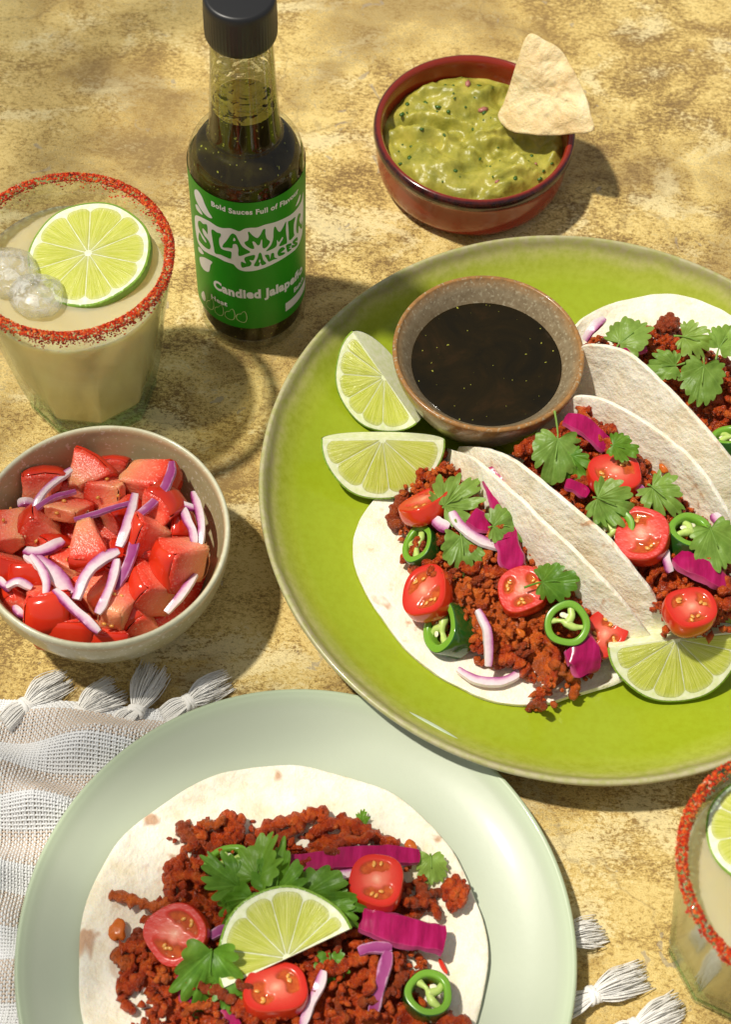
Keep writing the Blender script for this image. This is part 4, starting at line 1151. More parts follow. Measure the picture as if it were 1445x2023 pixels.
# ------------------------------------------------------------------ mince
def strand_mesh(seed, L, rad):
    r = random.Random(seed); m = 24; p = np.array([0., 0, 0]); d = r.uniform(-.4, .4); pts = []
    for i in range(m):
        pts.append(p.copy()); d += r.gauss(0, .26)
        p = p + np.array([math.cos(d), math.sin(d), r.gauss(0, .14)]) * L / m
    P = np.array(pts); P -= P.mean(0)
    rr = rad * (1 + .16 * np.array([math.sin(i * 1.3 + seed) for i in range(m)])); rr[0] *= .45; rr[-1] *= .45
    V, F = tube(P, rr, 10)
    N = fbm(V * .75 + seed * 3.1, seed, 3)
    c = np.repeat(P, 10, 0); V = V + (V - c) * (.42 * N)[:, None] + .25 * np.stack([fbm(V * .35 + seed, 2), fbm(V * .35 + seed, 5), fbm(V * .35, 7)], 1)
    return V, F
def clump_mesh(seed, s):
    """a crumble: many small granules grown together"""
    r = random.Random(seed * 7 + 1); parts = []
    n = int(16 * (s / 3.8) ** 1.6); sub = ICO2
    for k in range(n):
        c = nrm([r.gauss(0, 1), r.gauss(0, 1), r.gauss(0, 1)]) * r.uniform(.15, .85) ** .5 * s * np.array([.82, .74, .50])
        g = r.uniform(.95, 1.85) * min(1.25, max(.8, s / 4.5))
        b = ICO2[0] * np.array([1, r.uniform(.7, 1), r.uniform(.7, 1)])
        parts.append((b * g * (1 + .30 * fbm(b * 1.6 + k * 3.7 + seed, seed + k, 3))[:, None] + c, ICO2[1]))
    return merge(parts)
PROTO = [build_mesh('mince_strand', *strand_mesh(k, 13 + 6 * (k % 4), 2.0 + .35 * (k % 3)), MT['mince']) for k in range(12)]
CLUMP = [build_mesh('mince_clump', *clump_mesh(k, 3.3 + .6 * (k % 4)), MT['mince']) for k in range(10)]

def in_poly(P, poly):
    x, y = P[:, 0], P[:, 1]; ins = np.zeros(len(P), bool); n = len(poly); j = n - 1
    for i in range(n):
        xi, yi = poly[i][:2]; xj, yj = poly[j][:2]
        c = ((yi > y) != (yj > y)) & (x < (xj - xi) * (y - yi) / (yj - yi + 1e-12) + xi); ins ^= c; j = i
    return ins
def dist_poly(P, poly):
    d = np.full(len(P), 1e9); n = len(poly)
    for i in range(n):
        a = np.array(poly[i][:2]); b = np.array(poly[(i + 1) % n][:2]); ab = b - a
        t = np.clip(((P - a) @ ab) / (ab @ ab), 0, 1); d = np.minimum(d, np.linalg.norm(P - (a + t[:, None] * ab), axis=1))
    return d

class Heap:
    def __init__(s, polypx, zpoly, base, h, fall, seed):
        s.poly = cr(WL(polypx, zpoly), len(polypx) * 4, True); s.base, s.h, s.fall, s.seed = base, h, fall, seed
    def top(s, P):
        P = np.atleast_2d(P)[:, :2]; d = np.where(in_poly(P, s.poly), dist_poly(P, s.poly), 0)
        return s.base + s.h * (1 - np.exp(-d / s.fall)) + 1.4 * vnoise(np.c_[P * .11, 0 * P[:, :1]], s.seed)
    def bed(s, label):
        lo, hi = s.poly[:, :2].min(0), s.poly[:, :2].max(0); st = 1.1
        nx, ny = int((hi[0] - lo[0]) / st) + 1, int((hi[1] - lo[1]) / st) + 1
        X, Y = np.meshgrid(lo[0] + st * np.arange(nx), lo[1] + st * np.arange(ny), indexing='ij'); P = np.stack([X.ravel(), Y.ravel()], 1)
        ins = in_poly(P, s.poly); dd = dist_poly(P, s.poly)
        Q = np.c_[P, 0 * P[:, 0]]
        z = s.top(P) - 4.6 + 2.2 * fbm(Q * .36, s.seed + 2, 3) + 1.8 * (1 - 2 * np.abs(vnoise(Q * .26, s.seed + 8)))
        z = np.where(dd < 5.5, s.base - 3, z)
        keep = ins & (dd > 4.0); idx = -np.ones(len(P), int); idx[keep] = np.arange(keep.sum())
        F = []
        for f in grid_faces(nx, ny):
            g = [idx[q] for q in f]
            if min(g) >= 0: F.append(tuple(g))
        V = np.c_[P, z][keep]; c = V.mean(0); c[2] = s.base
        r = random.Random(s.seed + 50); parts = [(V, F)]; lo, hi = s.poly[:, :2].min(0), s.poly[:, :2].max(0); k = 0
        while k < 520:                                     # loose fine crumbs
            p = np.array([r.uniform(lo[0], hi[0]), r.uniform(lo[1], hi[1])])
            if not in_poly(p[None], s.poly)[0]: continue
            k += 1; g = r.uniform(.6, 1.7); b = ICO1[0] * np.array([g * r.uniform(.8, 1.8), g, g * .9]); a = r.uniform(0, 6.28)
            b = b @ np.array([[math.cos(a), math.sin(a), 0], [-math.sin(a), math.cos(a), 0], [0, 0, 1]]) * (1 + .35 * np.array([r.uniform(-1, 1) for _ in range(len(b))]))[:, None]
            parts.append((b + np.array([p[0], p[1], s.top(p[None])[0] + r.uniform(-2.2, .8)]), ICO1[1]))
        V, F = merge(parts)
        tag(mk('mince_layer', V - c, F, MT['mince'], M=mtx(c)), label, 'mince', kind='stuff')
    def scatter(s, n, label, group, mind=4.6, strands=.5, zoff=0.2, avoid=()):
        r = random.Random(s.seed); lo, hi = s.poly[:, :2].min(0), s.poly[:, :2].max(0); pts = []; tries = 0
        while len(pts) < n and tries < 9000:
            tries += 1; p = np.array([r.uniform(lo[0], hi[0]), r.uniform(lo[1], hi[1])])
            if not in_poly(p[None], s.poly)[0]: continue
            if any((p[0] - q[0]) ** 2 + (p[1] - q[1]) ** 2 < mind ** 2 for q in pts): continue
            if any(math.hypot(p[0] - a[0], p[1] - a[1]) < a[2] for a in avoid): continue
            pts.append(p)
        for p in pts:
            e = 1.0; g = s.top(np.array([p, p + (e, 0), p + (0, e)])); nn = nrm(np.array([g[0] - g[1], g[0] - g[2], 1.0]) + np.array([r.gauss(0, .25), r.gauss(0, .25), 0]))
            me = r.choice(PROTO) if r.random() < strands else r.choice(CLUMP)
            crumb((p[0], p[1], g[0] + zoff + r.uniform(-1.2, 1.0)), nn, r.uniform(0, 360), r.uniform(.58, .98), me, label, group)
def crumb(loc, n, spin, s, me, label, group):
    o = link('mince_crumble', me, None, mtx(loc, n, spin, s)); return tag(o, label, 'mince', group)

HA = Heap([(790, 965), (868, 900), (935, 920), (1015, 980), (1120, 1070), (1212, 1168), (1268, 1252), (1225, 1300), (1150, 1345), (1095, 1392), (1062, 1398), (1040, 1335), (960, 1312), (900, 1275), (815, 1205), (798, 1110), (785, 1010)], 11, 10.5, 14, 8, 3)
HB = Heap([(1010, 890), (1110, 822), (1180, 800), (1270, 878), (1345, 960), (1415, 1035), (1460, 1090), (1490, 1200), (1345, 1250), (1268, 1130), (1185, 1035), (1090, 955)], 38, 30, 12, 5, 5)
HC = Heap([(1158, 660), (1230, 632), (1330, 632), (1400, 665), (1500, 740), (1520, 930), (1445, 890), (1380, 805), (1310, 738), (1230, 692)], 34, 25, 11, 8, 8)
HL = Heap([(330, 1650), (430, 1600), (540, 1628), (640, 1606), (790, 1675), (850, 1740), (872, 1800), (835, 1862), (862, 1960), (915, 2010), (930, 2070), (600, 2120), (310, 2070), (245, 1985), (232, 1890), (300, 1800), (325, 1720)], 12, 9.5, 8, 9, 12)
HA.bed('dark red mince packed under the toppings of the front taco')
HB.bed('dark red mince packed inside the middle taco')
HC.bed('dark red mince packed inside the far taco')
HL.bed('dark red mince packed under the toppings of the open taco')
def AV(*p): return [(*W(*q)[:2], 7.5) for q in p]
HA.scatter(92, 'rusty red crumble of spiced mince in the front taco', 'mince crumbles in the front taco', 4.8, .35, avoid=AV((838, 985, 24), (838, 1165, 20), (1032, 1163, 26), (1205, 1258, 22), (1122, 1232, 28), (868, 1236, 15)))
HB.scatter(70, 'rusty red crumble of spiced mince in the middle taco', 'mince crumbles in the middle taco', 4.3, .45, avoid=AV((1217, 930, 45), (1268, 1053, 45), (1368, 1198, 42), (1368, 1046, 44)))
HC.scatter(50, 'rusty red crumble of spiced mince in the far taco', 'mince crumbles in the far taco', 5.0, .45)
HL.scatter(84, 'rusty red crumble of spiced mince on the open flat taco', 'mince crumbles on the open taco', 5.4, .72, avoid=AV((345, 1845, 20), (745, 1737, 21), (545, 1950, 20), (848, 1960, 17), (447, 1700, 17)))

def strand_at(pts, rad, label, z=11.5, seed=0, mat='mince', name='mince_strand'):
    P = cr(WL(pts, z), max(10, 6 * len(pts))); c = P.mean(0); m = len(P)
    rr = rad * (1 + .22 * np.array([math.sin(i * 1.7 + seed) for i in range(m)])); rr[0] *= .5; rr[-1] *= .5
    V, F = tube(P - c, rr, 10); N = fbm(V * .5 + seed, seed, 3); C = np.repeat(P - c, 10, 0)
    V = V + (V - C) * (.45 * N)[:, None]
    return tag(mk(name, V, F, MT[mat], M=mtx(c)), label, 'mince')
strand_at([(215, 1768), (262, 1778), (305, 1792), (348, 1776)], 2.1, 'thin mince strand sticking out toward the rim near an orange pepper scrap', seed=1)
strand_at([(508, 1660), (530, 1632), (585, 1622), (638, 1606), (632, 1628)], 2.3, 'hooked mince strand at the top edge of the open taco', seed=2)
strand_at([(612, 1650), (660, 1628), (706, 1632), (745, 1655), (790, 1672)], 2.2, 'long wavy mince strand along the top of the purple cabbage', seed=3)
strand_at([(826, 1735), (838, 1765), (850, 1795)], 2.2, 'short mince strand lying alone beside the mince ball', seed=4)
strand_at([(228, 1952), (262, 1945), (300, 1900), (330, 1880)], 2.3, 'forked mince strand at the outer edge of the open taco', seed=5)
strand_at([(235, 1875), (280, 1865), (320, 1850)], 2.4, 'stubby mince strand next to the big tomato slice', seed=6)
strand_at([(520, 1680), (545, 1650), (548, 1690)], 2.6, 'bent mince strand above the jalapeno ring', seed=7)
strand_at([(352, 1625), (370, 1652), (402, 1672), (430, 1678)], 2.4, 'pale fatty mince strip at the corner of the open taco', seed=8)
def clump_at(px, py, z, s, seed, label, mat='mince', sq=(1, 1, .8)):
    V, F = clump_mesh(seed, s)
    if mat == 'carrot': V, F = ICO3[0] * s * .75 * (1 + .30 * fbm(ICO3[0] * 1.3 + seed, seed, 3))[:, None], ICO3[1]
    return tag(mk('mince_clump', V * np.array(sq), F, MT[mat], M=mtx(W(px, py, z), spin=seed * 37)), label, 'mince')
clump_at(905, 1765, 13.5, 7.0, 31, 'dark round mince ball lying alone near the tortilla edge')
clump_at(452, 1632, 13, 7.4, 22, 'big square mince clump at the top of the open taco')
clump_at(352, 1722, 12.5, 7.0, 23, 'rough mince clump left of the small jalapeno ring')
clump_at(1072, 1372, 10, 4.2, 24, 'wet red mince lump dripping over the front tortilla edge')
clump_at(1068, 1396, 7.6, 2.8, 25, 'small red mince crumb fallen on the green plate')
clump_at(1322, 640, 37, 6.0, 26, 'tall mince clump standing behind the far coriander leaves')
clump_at(232, 1836, 11, 5.4, 27, 'orange pepper scrap lying alone on the open tortilla', 'carrot', (1, .7, .4))
clump_at(812, 1672, 13, 3.4, 28, 'orange pepper bit at the end of the cabbage strip', 'carrot', (1, .7, .5))
clump_at(1060, 1080, 20, 3.0, 29, 'orange pepper bit in the middle of the front taco', 'carrot', (1, .7, .5))
clump_at(1030, 1250, 20, 3.2, 33, 'orange pepper bit below the halved tomato in the front taco', 'carrot', (1, .6, .5))
clump_at(978, 1302, 13, 3.6, 34, 'orange pepper bit at the end of the upright onion sliver', 'carrot', (.7, 1, .5))
clump_at(1312, 925, 40, 3.2, 35, 'orange pepper bit by the wall of the middle taco', 'carrot', (.7, 1, .5))

# ------------------------------------------------------------------ toppings
def tomato_slice(px, py, z, d, th, az, ti, spin, label, group, nloc=2, sq=1.08, seed=0):
    e = empty('tomato_slice', mtx(W(px, py, z), tiltn(az, ti), spin), label, 'tomato', group)
    R = d / 2 * .93; na = 56
    ang = np.linspace(0, 2 * math.pi, na, endpoint=False)
    ro = R * (1 + .03 * np.sin(3 * ang + seed) + .02 * np.sin(2 * ang + seed * 2)) * (1 / (np.abs(np.cos(ang)) ** 2.6 + np.abs(np.sin(ang)) ** 2.6) ** (1 / 2.6))
    cx, sy = np.cos(ang) * sq, np.sin(ang) / sq
    prof = [(.955, .15), (.985, 0), (1.0, -.8), (1.03, -th * .35), (1.03, -th * .6), (.98, -th * .85), (.86, -th), (.0, -th)]
    V = []
    for q, zq in prof:
        for k in range(na): V.append((ro[k] * cx[k] * q, ro[k] * sy[k] * q, zq))
    mk('skin', np.array(V), grid_faces(len(prof), na, 0, False, True), MT['tom_skin'], parent=e)
    nr = 26; V = []; Gl = []; Rd = []
    r = random.Random(seed); loc = [2 * math.pi * k / nloc + r.uniform(-.25, .25) + .4 for k in range(nloc)]; half = (math.pi / nloc) * .70
    for i in range(nr):
        q = i / (nr - 1)
        for k in range(na):
            g = 0
            for l in loc:
                dl = (ang[k] - l + math.pi) % (2 * math.pi) - math.pi
                wv = half * (.85 + .15 * math.sin(q * 9 + seed))
                ia = max(0, min(1, (wv - abs(dl)) / .16)); ir = max(0, min(1, (q - .30) / .09)) * max(0, min(1, (.80 - q) / .07))
                g = max(g, ia * ir)
            V.append((ro[k] * cx[k] * q * .962, ro[k] * sy[k] * q * .962, .16 - .85 * g)); Gl.append(g); Rd.append(q)
    fc = mk('cut_face', np.array(V), grid_faces(nr, na, 0, False, True), MT['tom_face'], attrs={'gel': Gl, 'rad': Rd}, parent=e)
    for l in loc:
        for _ in range(3):
            a = l + r.uniform(-.5, .5) * half; q = r.uniform(.45, .68) * R
            v = ICO2[0] * np.array([1.0, .65, .4]); b = r.uniform(0, 6.28); v = v @ np.array([[math.cos(b), math.sin(b), 0], [-math.sin(b), math.cos(b), 0], [0, 0, 1]])
            mk('seed', v + np.array([q * math.cos(a) * sq, q * math.sin(a) / sq, -.35]), ICO2[1], MT['tseed'], parent=e)
    return e

def jalapeno_ring(px, py, z, d, h, az, ti, spin, label, group, sq=1.0, seed=0):
    e = empty('jalapeno_ring', mtx(W(px, py, z), tiltn(az, ti), spin), label, 'jalapeno', group)
    R = d / 2; na = 48; ang = np.linspace(0, 2 * math.pi, na, endpoint=False)
    ro = R * (1 + .03 * np.sin(3 * ang + seed) + .015 * np.sin(5 * ang))
    def ringm(prof):
        V = []
        for q, zq in prof:
            for k in range(na): V.append((ro[k] * math.cos(ang[k]) * q * sq, ro[k] * math.sin(ang[k]) * q / sq, zq))
        return np.array(V), grid_faces(len(prof), na, 0, False, True)
    V, F = ringm([(.965, 0), (.99, -.15), (1.0, -.6), (1.0, -h / 2), (1.0, -h + .6), (.99, -h + .1), (.96, -h)]); mk('skin', V, F, MT['jskin'], parent=e)
    V, F = ringm([(.968, -.01), (.93, .12), (.76, .12), (.70, -.1), (.67, -.9), (.68, -h / 2), (.68, -h + .6), (.74, -h), (.962, -h)]); mk('flesh', V, F, MT['jflesh'], parent=e)
    r = random.Random(seed)
    p = [(-R * .76 * sq, -.06 * R, -h * .30), (-R * .3, R * .08, -h * .22), (0, 0, -h * .16), (R * .35, -R * .08, -h * .22), (R * .76 * sq, R * .05, -h * .30)]
    V, F = tube(cr(np.array(p), 18), np.array([R * (.15 + .04 * math.sin(i * .5 + seed)) for i in range(18)]), 8, True, 1.1); V += .25 * np.stack([fbm(V * .6, s) for s in (1, 2, 3)], 1)
    q = [(0, 0, -h * .2), (.1 * R, R * .4, -h * .24), (0, R * .74 / sq, -h * .32)]
    V2, F2 = tube(cr(np.array(q), 10), np.linspace(R * .22, R * .14, 10), 8); V2 += .25 * np.stack([fbm(V2 * .6, s) for s in (1, 2, 3)], 1)
    V, F = merge([(V, F), (V2, F2)])
    mk('rib', V, F, MT['jpith'], parent=e)
    for k in range(2):
        a = r.choice((1.2, 1.8, -1.4, -1.9, 2.2, .8)) + r.uniform(-.2, .2); q = R * r.uniform(.30, .5)
        v = ICO2[0] * np.array([1.35, 1.0, .35]) * min(1.1, R / 8)
        mk('seed', v + np.array([q * math.cos(a) * sq, q * math.sin(a) / sq, -h * .18]), ICO2[1], MT['seed'], parent=e)
    return e

def leaf_mesh(R, seed, lobes=3, cup=.5, curl=0.0):
    """coriander blade: lobes cut deep, each lobe with a few uneven rounded teeth"""
    r = random.Random(seed); na, nr = 141, 13
    tips = {3: [(0, 1.0), (17, .95), (38, .84), (53, .90), (69, .76), (90, .60), (106, .52)],
            5: [(0, 1.0), (13, .90), (33, .88), (46, .84), (66, .82), (80, .74), (100, .62), (112, .5)],
            2: [(0, .96), (16, 1.0), (31, .95), (47, .96), (62, .86), (78, .80), (95, .66), (109, .55)]}[lobes]
    deep = {3: {(17, 38): .62, (69, 90): .50}, 5: {(13, 33): .50, (46, 66): .48, (80, 100): .42}, 2: {(47, 62): .74}}[lobes]
    def side(sg):
        A = []; 
        for i, (t, q) in enumerate(tips):
            A.append((sg * (t + (r.uniform(-3, 3) if t else 0)), q * r.uniform(.90, 1.08)))
            if i + 1 < len(tips):
                t2, q2 = tips[i + 1]; d = deep.get((t, t2)); n = (d * r.uniform(.8, 1.25)) if d else min(q, q2) * r.uniform(.85, .93)
                A.append((sg * ((t + t2) / 2 + r.uniform(-2, 2)), n))
        A.append((sg * 122, .20)); return A
    L = sorted(side(-1)[1:] + side(1)); ta = np.radians([p[0] for p in L]); qa = np.array([p[1] for p in L])
    th = np.linspace(ta[0], ta[-1], na); rad = np.zeros(na)
    for k, t in enumerate(th):
        i = min(max(np.searchsorted(ta, t) - 1, 0), len(ta) - 2); u = (t - ta[i]) / (ta[i + 1] - ta[i] + 1e-9)
        u = math.sin(u * math.pi / 2) ** .85 if qa[i + 1] > qa[i] else 1 - math.sin((1 - u) * math.pi / 2) ** .85
        rad[k] = qa[i] + (qa[i + 1] - qa[i]) * u
    centers = [0] + [math.radians(x) for x in ((-54, 54) if lobes != 5 else (-86, -48, 48, 86))]
    veins = centers + [c + q for c in centers for q in (-.24, .24)]
    tw = r.uniform(-.5, .5); bx = r.uniform(-.25, .25)
    V = []; Ve = []
    for i in range(nr):
        q = (i / (nr - 1)) ** .8
        for k in range(na):
            t = th[k]; rr = R * rad[k] * q
            d = min(abs(t - c) * max(q, .15) for c in centers); d2 = min(abs(t - c) * max(q, .15) for c in veins)
            ve = max(math.exp(-(d / .020) ** 2), .5 * math.exp(-(d2 / .014) ** 2) * (q > .3))
            x, y = rr * math.sin(t) * .74, rr * math.cos(t)
            xn, yn = x / R, y / R
            z = R * (cup * (.38 * abs(xn) - .45 * xn * xn - .28 * yn * yn) + tw * xn * yn + .06 * math.sin(5 * xn + seed) * q + .05 * math.sin(6 * yn + 2 * seed) * q)
            z -= .02 * R * math.exp(-(d / .06) ** 2) * q
            V.append((x, y + bx * x * xn, z)); Ve.append(ve)
    V = np.array(V); V[:, 2] += .06 * R * fbm(V * (3.2 / R) + seed, seed, 2)
    return V, grid_faces(nr, na), Ve

def leaf(px, py, z, R, az, ti, spin, label, group, lobes=3, seed=0, cup=.5, curl=0.0, stem=6.0, mat='leaf', name='coriander_leaf'):
    """px,py: where the leaf stalk meets the blade; spin: direction the leaf tip points, degrees in plan (0 = +x)"""
    e = empty(name, mtx(W(px, py, z), tiltn(az, ti), spin - 90), label, 'coriander', group)
    V, F, Ve = leaf_mesh(R * (1.10 if mat == 'leaf_deep' and group == gL else .84 if group != gC else .74), seed, lobes, cup, curl); mk('blade', V, F, MT[mat], attrs={'vein': Ve}, parent=e)
    p = np.array([(0, .35 * R, .04 * R), (0, 0, .1), (.1 * stem, -.5 * stem, .3), (.25 * stem, -stem, .3)])
    V, F = tube(cr(p, 14), np.linspace(.22, .50, 14), 7); mk('stalk', V, F, MT[mat], attrs={'vein': [1.0] * len(V)}, parent=e)
    return e

gA, gB, gC, gL = 'toppings of the front taco', 'toppings of the middle taco', 'toppings of the far taco', 'toppings of the open taco'
tomato_slice(838, 985, 26, 20, 8, 125, 42, 45, 'oval tomato slice tilted beside the first coriander sprig of the front taco', gA, 2, 1.15, 1)
tomato_slice(838, 1165, 22, 21.5, 9, 180, 30, 90, 'seedy tomato half between two jalapeno rings on the front taco', gA, 2, 1.10, 2)
tomato_slice(1032, 1163, 28, 20, 8, -150, 12, 20, 'round tomato slice with pale star centre in the front taco', gA, 3, 1.02, 3)
tomato_slice(1196, 1252, 23, 18, 7, -100, 22, 60, 'tomato slice half covered by cabbage near the lime wedge', gA, 3, 1.05, 4)
jalapeno_ring(824, 1072, 21, 15.5, 7, 175, 35, 80, 'small jalapeno ring with chewed rib on the front taco, by the oval tomato', gA, 1.15, 1)
jalapeno_ring(868, 1236, 17, 20, 11, 188, 50, 95, 'thick jalapeno ring standing on the flat tortilla half', gA, 1.12, 2)
jalapeno_ring(1122, 1232, 30, 17.5, 6, -100, 22, -10, 'open jalapeno ring with pale seeds beside the cabbage knob', gA, 1.0, 3)
leaf(878, 1000, 29, 23, -60, 22, 42, 'feathery coriander sprig over the oval tomato of the front taco', gA, 5, 11, .3, stem=1)
leaf(912, 1060, 28, 20, -90, 22, -80, 'broad coriander leaf with hooked stalk in the front taco', gA, 3, 12, .35, stem=7)
leaf(975, 1040, 31, 17, -70, 18, 8, 'rounded coriander leaf touching the magenta cabbage of the front taco', gA, 2, 13, .4, stem=2)
leaf(1072, 1150, 33, 18, -110, 15, 5, 'dark coriander leaf with stalk on the star centred tomato', gA, 3, 14, .5, stem=7, mat='leaf_deep')
gcab = 'pickled cabbage pieces'
strip('cabbage_strip', [(968, 925, 32), (985, 980, 31), (1000, 1040, 29), (1010, 1085, 28)], 9, 1.6, 'tall magenta cabbage strip leaning on the wall of the front taco', 'cabbage', gcab, mat='cabbage', twist=.8, seed=1, taper=(.6, .5))
strip('cabbage_strip', [(1000, 1065, 30), (1010, 1095, 29), (1015, 1125, 27)], 10, 1.6, 'lower magenta cabbage piece below the rounded coriander leaf', 'cabbage', gcab, mat='cabbage', seed=2, taper=(.9, .4))
strip('cabbage_strip', [(930, 1018, 29), (950, 1030, 29), (972, 1035, 28)], 9, 1.6, 'square magenta cabbage piece in the front taco', 'cabbage', gcab, mat='cabbage', seed=3, taper=(.9, .9))
strip('cabbage_strip', [(1130, 1272, 25), (1155, 1295, 24), (1160, 1332, 19)], 14, 3.4, 'knob of magenta cabbage between jalapeno ring and lime wedge', 'cabbage', gcab, mat='cabbage', seed=4, twist=1.0, taper=(.6, .7))
gon = 'onion slivers on the tacos'
strip('onion_sliver', [(893, 1012, 29), (912, 1040, 30), (950, 1066, 29), (998, 1082, 27)], 5.2, 2.4, 'lilac onion arc running under the broad leaf of the front taco', 'onion', gon, seed=1, flip=True)
strip('onion_sliver', [(860, 1026, 27), (872, 1036, 27), (888, 1042, 27)], 6, 2.2, 'white onion stub beside the oval tomato slice', 'onion', gon, seed=2)
strip('onion_sliver', [(944, 1206, 26), (962, 1240, 26), (967, 1280, 22), (966, 1316, 18)], 4.4, 3.0, 'upright lilac onion sliver at the edge of the front mince', 'onion', gon, seed=3, flip=True)
strip('onion_sliver', [(905, 1322, 11), (940, 1342, 11.5), (985, 1347, 11.5), (1018, 1335, 11.5), (1035, 1312, 12)], 4.6, 2.6, 'curved onion sliver lying on the bare front tortilla', 'onion', gon, seed=4, flip=True)
strip('onion_sliver', [(1010, 1090, 26), (1025, 1105, 26), (1035, 1125, 25)], 4.6, 2.2, 'pale onion bit above the star centred tomato', 'onion', gon, seed=5)

tomato_slice(1217, 930, 47, 20.5, 8, 100, 8, 5, 'tomato slice with yellow seeds under a coriander leaf in the middle taco', gB, 2, 1.08, 5)
tomato_slice(1268, 1053, 47, 22.5, 9, 200, 16, 75, 'largest tomato half in the middle taco, between two jalapeno rings', gB, 2, 1.05, 6)
tomato_slice(1368, 1198, 44, 19.5, 9, 80, 6, 20, 'hollow looking tomato slice just above the near lime wedge', gB, 3, 1.04, 7)
jalapeno_ring(1212, 1048, 44, 17, 8, -130, 28, 60, 'jalapeno ring with white seeds under a long coriander leaf', gB, 1.1, 4)
jalapeno_ring(1368, 1046, 46, 17.5, 10, 60, 12, 20, 'thick jalapeno ring beside the magenta cabbage in the middle taco', gB, 1.02, 5)
leaf(1103, 868, 47, 23, -100, 25, -95, 'big pale coriander leaf with long stalk in front of the dip bowl', gB, 3, 21, .8, stem=11)
leaf(1128, 900, 44, 14, -100, 25, -60, 'dark coriander leaf peeking out under the long stalked one', gB, 3, 22, .5, stem=2, mat='leaf_deep')
leaf(1212, 880, 52, 13, -90, 20, -10, 'small coriander leaf on the seeded tomato slice', gB, 3, 23, .4, stem=1, mat='leaf_deep')
leaf(1182, 984, 51, 21, -80, 25, -14, 'long curled coriander leaf over the jalapeno with white seeds', gB, 5, 24, .5, stem=2)
leaf(1290, 962, 49, 19, -110, 20, -40, 'frilly coriander leaf against the wall of the middle taco', gB, 5, 25, .6, stem=2)
leaf(1405, 1045, 52, 20, -100, 25, -65, 'coriander leaf at the picture edge of the middle taco', gB, 2, 26, .4, stem=2)
strip('cabbage_strip', [(1118, 826, 44), (1150, 838, 45), (1180, 862, 44), (1202, 888, 42)], 8.5, 2.2, 'magenta cabbage strip next to the dip bowl in the middle taco', 'cabbage', gcab, mat='cabbage', seed=5, taper=(.8, .6))
strip('cabbage_strip', [(1340, 1100, 43), (1370, 1118, 45), (1402, 1132, 45), (1432, 1150, 42)], 9.5, 4.0, 'thick magenta cabbage chunk below the thick jalapeno ring', 'cabbage', gcab, mat='cabbage', seed=6, taper=(.7, .6))
strip('cabbage_strip', [(1118, 955, 42), (1140, 962, 42), (1162, 978, 41)], 5.5, 2.0, 'small dark cabbage piece at the wall of the middle taco', 'cabbage', gcab, mat='cabbage', seed=7)
strip('onion_sliver', [(1316, 1085, 43), (1318, 1105, 43), (1326, 1130, 41)], 4.2, 2.0, 'lilac onion sliver between tomato half and cabbage chunk', 'onion', gon, seed=6)
strip('onion_sliver', [(1412, 1015, 46), (1425, 1035, 46), (1442, 1062, 44)], 5.5, 2.2, 'whitish onion piece near the end of the middle taco wall', 'onion', gon, seed=7)
strip('onion_sliver', [(1262, 960, 45), (1275, 975, 45), (1292, 990, 44)], 4.2, 2.0, 'violet onion bit between two tomato slices of the middle taco', 'onion', gon, seed=8, mat='onion_deep')

leaf(1226, 678, 43, 20.5, -90, 22, 40, 'coriander leaf nearest the dip bowl on the far taco', gC, 2, 31, .4, stem=3)
leaf(1335, 722, 44, 17, -80, 25, 185, 'coriander leaf with pale stalk at the edge of the far taco wall', gC, 3, 32, .5, stem=4)
leaf(1392, 722, 46, 22, -90, 30, -95, 'largest round coriander leaf hanging over the far tortilla wall', gC, 2, 33, .35, stem=3)
leaf(1352, 665, 43, 19, -90, 15, -12, 'feathery coriander sprig on the far mince', gC, 5, 34, .6, stem=4)
leaf(1422, 688, 46, 17, -90, 20, 60, 'coriander leaf at the picture edge of the far taco', gC, 3, 35, .5, stem=5)
strip('onion_sliver', [(1156, 672, 36), (1166, 655, 39), (1178, 642, 40), (1194, 630, 38)], 5.0, 2.2, 'pale onion arc at the dip bowl end of the far taco', 'onion', gon, seed=9)
strip('cabbage_strip', [(1215, 690, 41), (1245, 690, 42), (1278, 690, 41)], 4.5, 1.8, 'thin magenta cabbage edge between two far coriander leaves', 'cabbage', gcab, mat='cabbage', seed=8)
jalapeno_ring(1440, 858, 42, 14, 8, 120, 30, 30, 'jalapeno ring cut off by the picture edge on the far taco', gC, 1.0, 6)

tomato_slice(345, 1845, 22, 22, 8, -120, 18, 40, 'largest tomato slice at the outer side of the open taco', gL, 2, 1.02, 8)
tomato_slice(745, 1737, 23, 20.5, 9, 100, 8, 80, 'tomato slice with a pale core on the purple cabbage of the open taco', gL, 2, 1.03, 9)
tomato_slice(545, 1950, 22, 21, 10, 90, 10, 10, 'orange tomato slice peeking out below the half lime slice', gL, 2, 1.1, 10)
jalapeno_ring(447, 1700, 19, 14.5, 7, 120, 12, 30, 'small jalapeno ring next to the coriander bunch on the open taco', gL, 1.15, 7)
jalapeno_ring(848, 1960, 19, 16.5, 8, 80, 6, -50, 'jalapeno ring with round seeds at the lower edge of the open taco', gL, 1.0, 8)
D = dict(mat='leaf_deep')
leaf(470, 1750, 21, 15, -60, 25, 150, 'frilly coriander leaf at the outer end of the coriander bunch', gL, 5, 41, .7, stem=1, **D)
leaf(500, 1770, 23, 16, -90, 35, -120, 'bright folded coriander leaf in the middle of the bunch', gL, 3, 42, .9, stem=1, **D)
leaf(505, 1735, 24, 15, -140, 30, 80, 'cupped coriander leaf at the top of the bunch', gL, 3, 43, 1.0, stem=1, **D)
leaf(545, 1765, 24, 17, -90, 20, 85, 'tall coriander leaf pointing at the cabbage strip', gL, 5, 44, .6, stem=1, **D)
leaf(600, 1770, 23, 20, -90, 18, -8, 'wide coriander leaf spreading behind the half lime slice', gL, 3, 45, .6, stem=1, **D)
